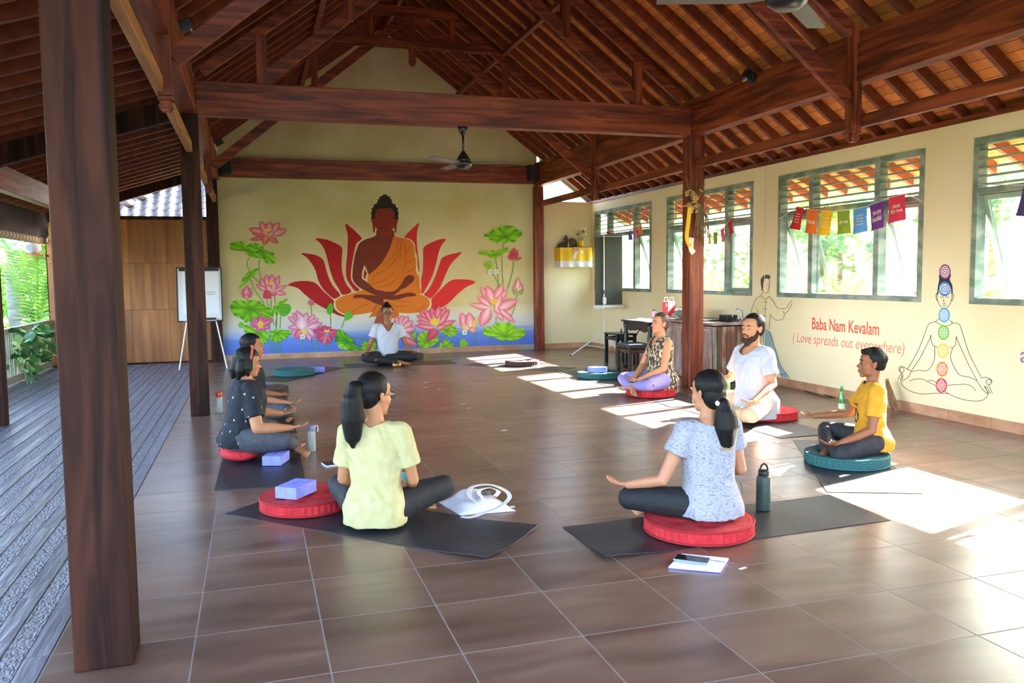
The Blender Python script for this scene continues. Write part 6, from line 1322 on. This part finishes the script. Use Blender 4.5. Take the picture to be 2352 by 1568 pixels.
for a, L, b_ in ((.9,2.4,2.3),(1.5,2.2,2.6),(2.2,2.4,2.2),(.2,2.0,2.2),(-.4,2.2,1.9),(3.0,2.0,2.0),(-1.2,1.8,1.8)):
    d = Vector((math.cos(a), math.sin(a), 0)); frond(tf_, [Vector((0,0,.45))+d*L*.30*u/10*(1+.8*u/10)+Vector((0,0,b_*math.sin(u/10*1.7))) for u in range(11)], rs, .5)
for i, (x, y, h, r, m, lb) in enumerate([(-6.5,14.5,2.4,1.5,'leaf_a','leafy green bush beyond the left railing'),(-5.8,21.5,3.0,1.8,'leaf_c','pale green bush behind the coconut palm'),(-11,17,5,2.4,'leaf_b','dark tree far behind the left railing'),(-4.6,11.4,1.2,.8,'leaf_a','low bush just outside the left railing')]): tree(x, y, h, r, LEFT_[m], lb, 2200, .12, True, 'bush', 'bushes beyond the veranda', 'garden_bush', i+41)
# railing
rl = tag(empty('bamboo_railing', (-2.95,9,0)), 'grey bamboo slat railing along the left edge of the veranda', 'railing'); rl.location = (0,0,0); RX = -2.98
MB().span((RX-.05,-5.6,.74),(RX+.05,12.4,.80)).build('top_rail', 'rail_wood', rl); MB().span((RX-.04,-5.6,.03),(RX+.04,12.4,.13)).build('bottom_rail', 'rail_wood', rl)
for y in (4.3,6.4,8.5,10.6,12.3): MB().span((RX-.045,y-.045,0),(RX+.045,y+.045,.74)).build('post', 'rail_wood', rl)
slm = meshof(MB().tube([(0,0,.12),(0,0,.745)], .016, 7), 'bamboo_slat', 'bamboo_slat')
y = 6.5
while y < 12.3: inst('bamboo_slat', slm, rl, (RX+random.uniform(-.006,.006), y, 0)); y += .062
sl2 = MB(); y = -5.5
while y < 6.45: sl2.tube([(RX,y,.12),(RX,y,.745)], .016, 6); y += .062
o_ = sl2.build('slat_field', 'bamboo_slat', rl); o_['kind'] = 'stuff'
vn = tag(empty('potted_vine', (-2.78,10.3,0)), 'leafy green vine climbing on the bamboo railing', 'plant'); rs = random.Random(9)
for k in range(6): MB().tube([(rs.uniform(-.06,.06), rs.uniform(-.3,.3), 0.001), (rs.uniform(-.1,.08), rs.uniform(-.6,.6), .35), (rs.uniform(-.1,.08), rs.uniform(-.9,1.2), .6+rs.random()*.3)], [.010,.007,.003], 6).build('stem', 'leaf_b', vn)
lfm = MB(); lfm.add([(0,0,0),(.055,.035,.012),(.06,.09,.0),(0,.14,-.02),(-.06,.09,.0),(-.055,.035,.012),(0,.07,.01)], [(0,1,6),(1,2,6),(2,3,6),(3,4,6),(4,5,6),(5,0,6)]); lme = [meshof(lfm, 'vine_leaf', m) for m in ('leaf_d','leaf_e','leaf_a')]
for k in range(150):
    t_ = rs.random(); q = inst('leaf', lme[k%3 if k%5 else 1], vn, (rs.gauss(.05,.08), rs.gauss(-.1,.55) if k%3 else rs.uniform(-.2,1.7), min(.95, abs(rs.gauss(.48,.17))+.05)), (rs.uniform(-1.2,.3), rs.uniform(-.6,.6), rs.uniform(0,6.28))); s_ = rs.uniform(.7,1.35); q.scale = (s_, s_, s_)
# veranda posts, blind, cloth, lamp
for y, lb in ((6.45,'dark veranda post cut off by the left edge of the picture'),(12.3,'dark veranda post at the far end beside the plywood wall')):
    tag(MB().span((-2.32,y-.08,0),(-2.15,y+.08,2.4)).build('veranda_post', 'column_wood', bevel=.006), lb, 'column', 'veranda posts')
bl_ = tag(empty('bamboo_blind', (0,0,0)), 'rolled up bamboo blind hanging under the veranda eave', 'blind')
MB().tube([(-2.95,y_,2.09) for y_ in (7.2,9,11,12.32)], .055, 16).build('roll', mat('bamboo_roll', 'b8a080', .7, 'cdb898', (4,60,60)), bl_, True)
for k in range(28): MB().tube([(-2.95+.057*math.cos(a), 7.3+k*.18, 2.09+.057*math.sin(a)) for a in (q*PI/8 for q in range(17))], .004, 5).build('cord_ring', mat('cord', '6a5a48', .8), bl_)
for y_ in (8.0,10.2,11.9): MB().tube([(-2.95,y_,2.14),(-2.95,y_,zv(-2.95)-.01)], .004, 5).build('cord', 'cord', bl_)
cl = MB(); n = 40; vs = []
for z in (zv(-2.9)-.02, 2.3, 2.13): vs += [(-2.9+.03*math.sin(i*1.1+z*4)*(2.6-z), 7+i*.133, z) for i in range(n+1)]
vs += [(x-.01, y, z) for x, y, z in vs]; K = 3*(n+1); fs = [(r*(n+1)+i, r*(n+1)+i+1, (r+1)*(n+1)+i+1, (r+1)*(n+1)+i) for r in range(2) for i in range(n)]; fs += [(K+a, K+d, K+c, K+b) for a, b, c, d in fs]; cl.add(vs, fs)
tag(cl.build('awning_cloth', mat('awning_grey', '4f4a4c', .85, '625c5e', (2,3,6))), 'dark grey awning cloth gathered under the veranda eave', 'cloth')
el = tag(empty('roll_bundle', (-2.95,11.45,1.86)), 'white rolled bundle on a wooden arm at the railing, beside the big column', 'bundle'); MB().tube([(0,-.16,.09),(0,.22,.09)], .085, 16).build('roll', 'white_cloth', el, True); MB().tube([(.0,-.16,.09),(0,-.17,.09)], .05, 12).build('inner_end', mat('grey_roll', '9aa0a8', .7), el); MB().span((-.05,-.1,-.03),(.05,.85,.005)).build('arm', 'pale_wood_y', el)
# neighbouring tiled roof beyond the plywood wall
nr = tag(empty('neighbour_roof', (0,0,0)), 'sunlit curved tile roof of a neighbouring building beyond the plywood wall', 'roof')
mat('clay_tile', '353133', .7, '544e50', (5,5,5), rnd=.12); AN = math.radians(35); Y0, ZB = 14.6, 2.25
tp = MB(); nseg = 8; W0 = .235
for s_ in (0, 1):
    pass
sec = [(-.115+.23*i/nseg, .035*math.sin(i/nseg*2*PI)) for i in range(nseg+1)]
rows = []
for yy, dz in ((0,.0),(.30,.0)): rows.append([(x, yy, z+dz+.012*(yy == 0)) for x, z in sec])
vs = rows[0]+rows[1]+[(x, y, z-.014) for x, y, z in rows[0]+rows[1]]; m_ = nseg+1
fs = [(i, i+1, m_+i+1, m_+i) for i in range(nseg)]+[(2*m_+i, 3*m_+i, 3*m_+i+1, 2*m_+i+1) for i in range(nseg)]+[(i, 2*m_+i, 2*m_+i+1, i+1) for i in range(nseg)]
tp.add(vs, fs); tme = meshof(tp, 'roof_tile', 'clay_tile')
for r_ in range(9):
    for c_i in range(13):
        x = -.35-c_i*.22; yy = r_*.26
        if x < -2.95+r_*.10: continue
        q = inst('roof_tile', tme, nr, (x, Y0+yy*math.cos(AN), ZB+yy*math.sin(AN)+.02), (AN, 0, 0))
MB().prism([(-3.0,Y0-.05,ZB-.06),(0.3,Y0-.05,ZB-.06),(0.3,Y0+2.1,ZB+1.41),(-1.0,Y0+2.1,ZB+1.41)],(0,.03,-.04)).build('roof_deck', 'column_wood', nr)
for k in range(8):
    p = Vector((-3.15+k*.26, Y0+k*.30*math.cos(AN)+.02, ZB+k*.30*math.sin(AN)+.05)); MB().ell(p, (.15,.16,.10), None, 14, 8).build('ridge_cap', 'clay_tile', nr, True)
MB().span((-3.2,15.0,-.14),(.4,15.2,2.2)).build('wall', 'plaster_right', nr)
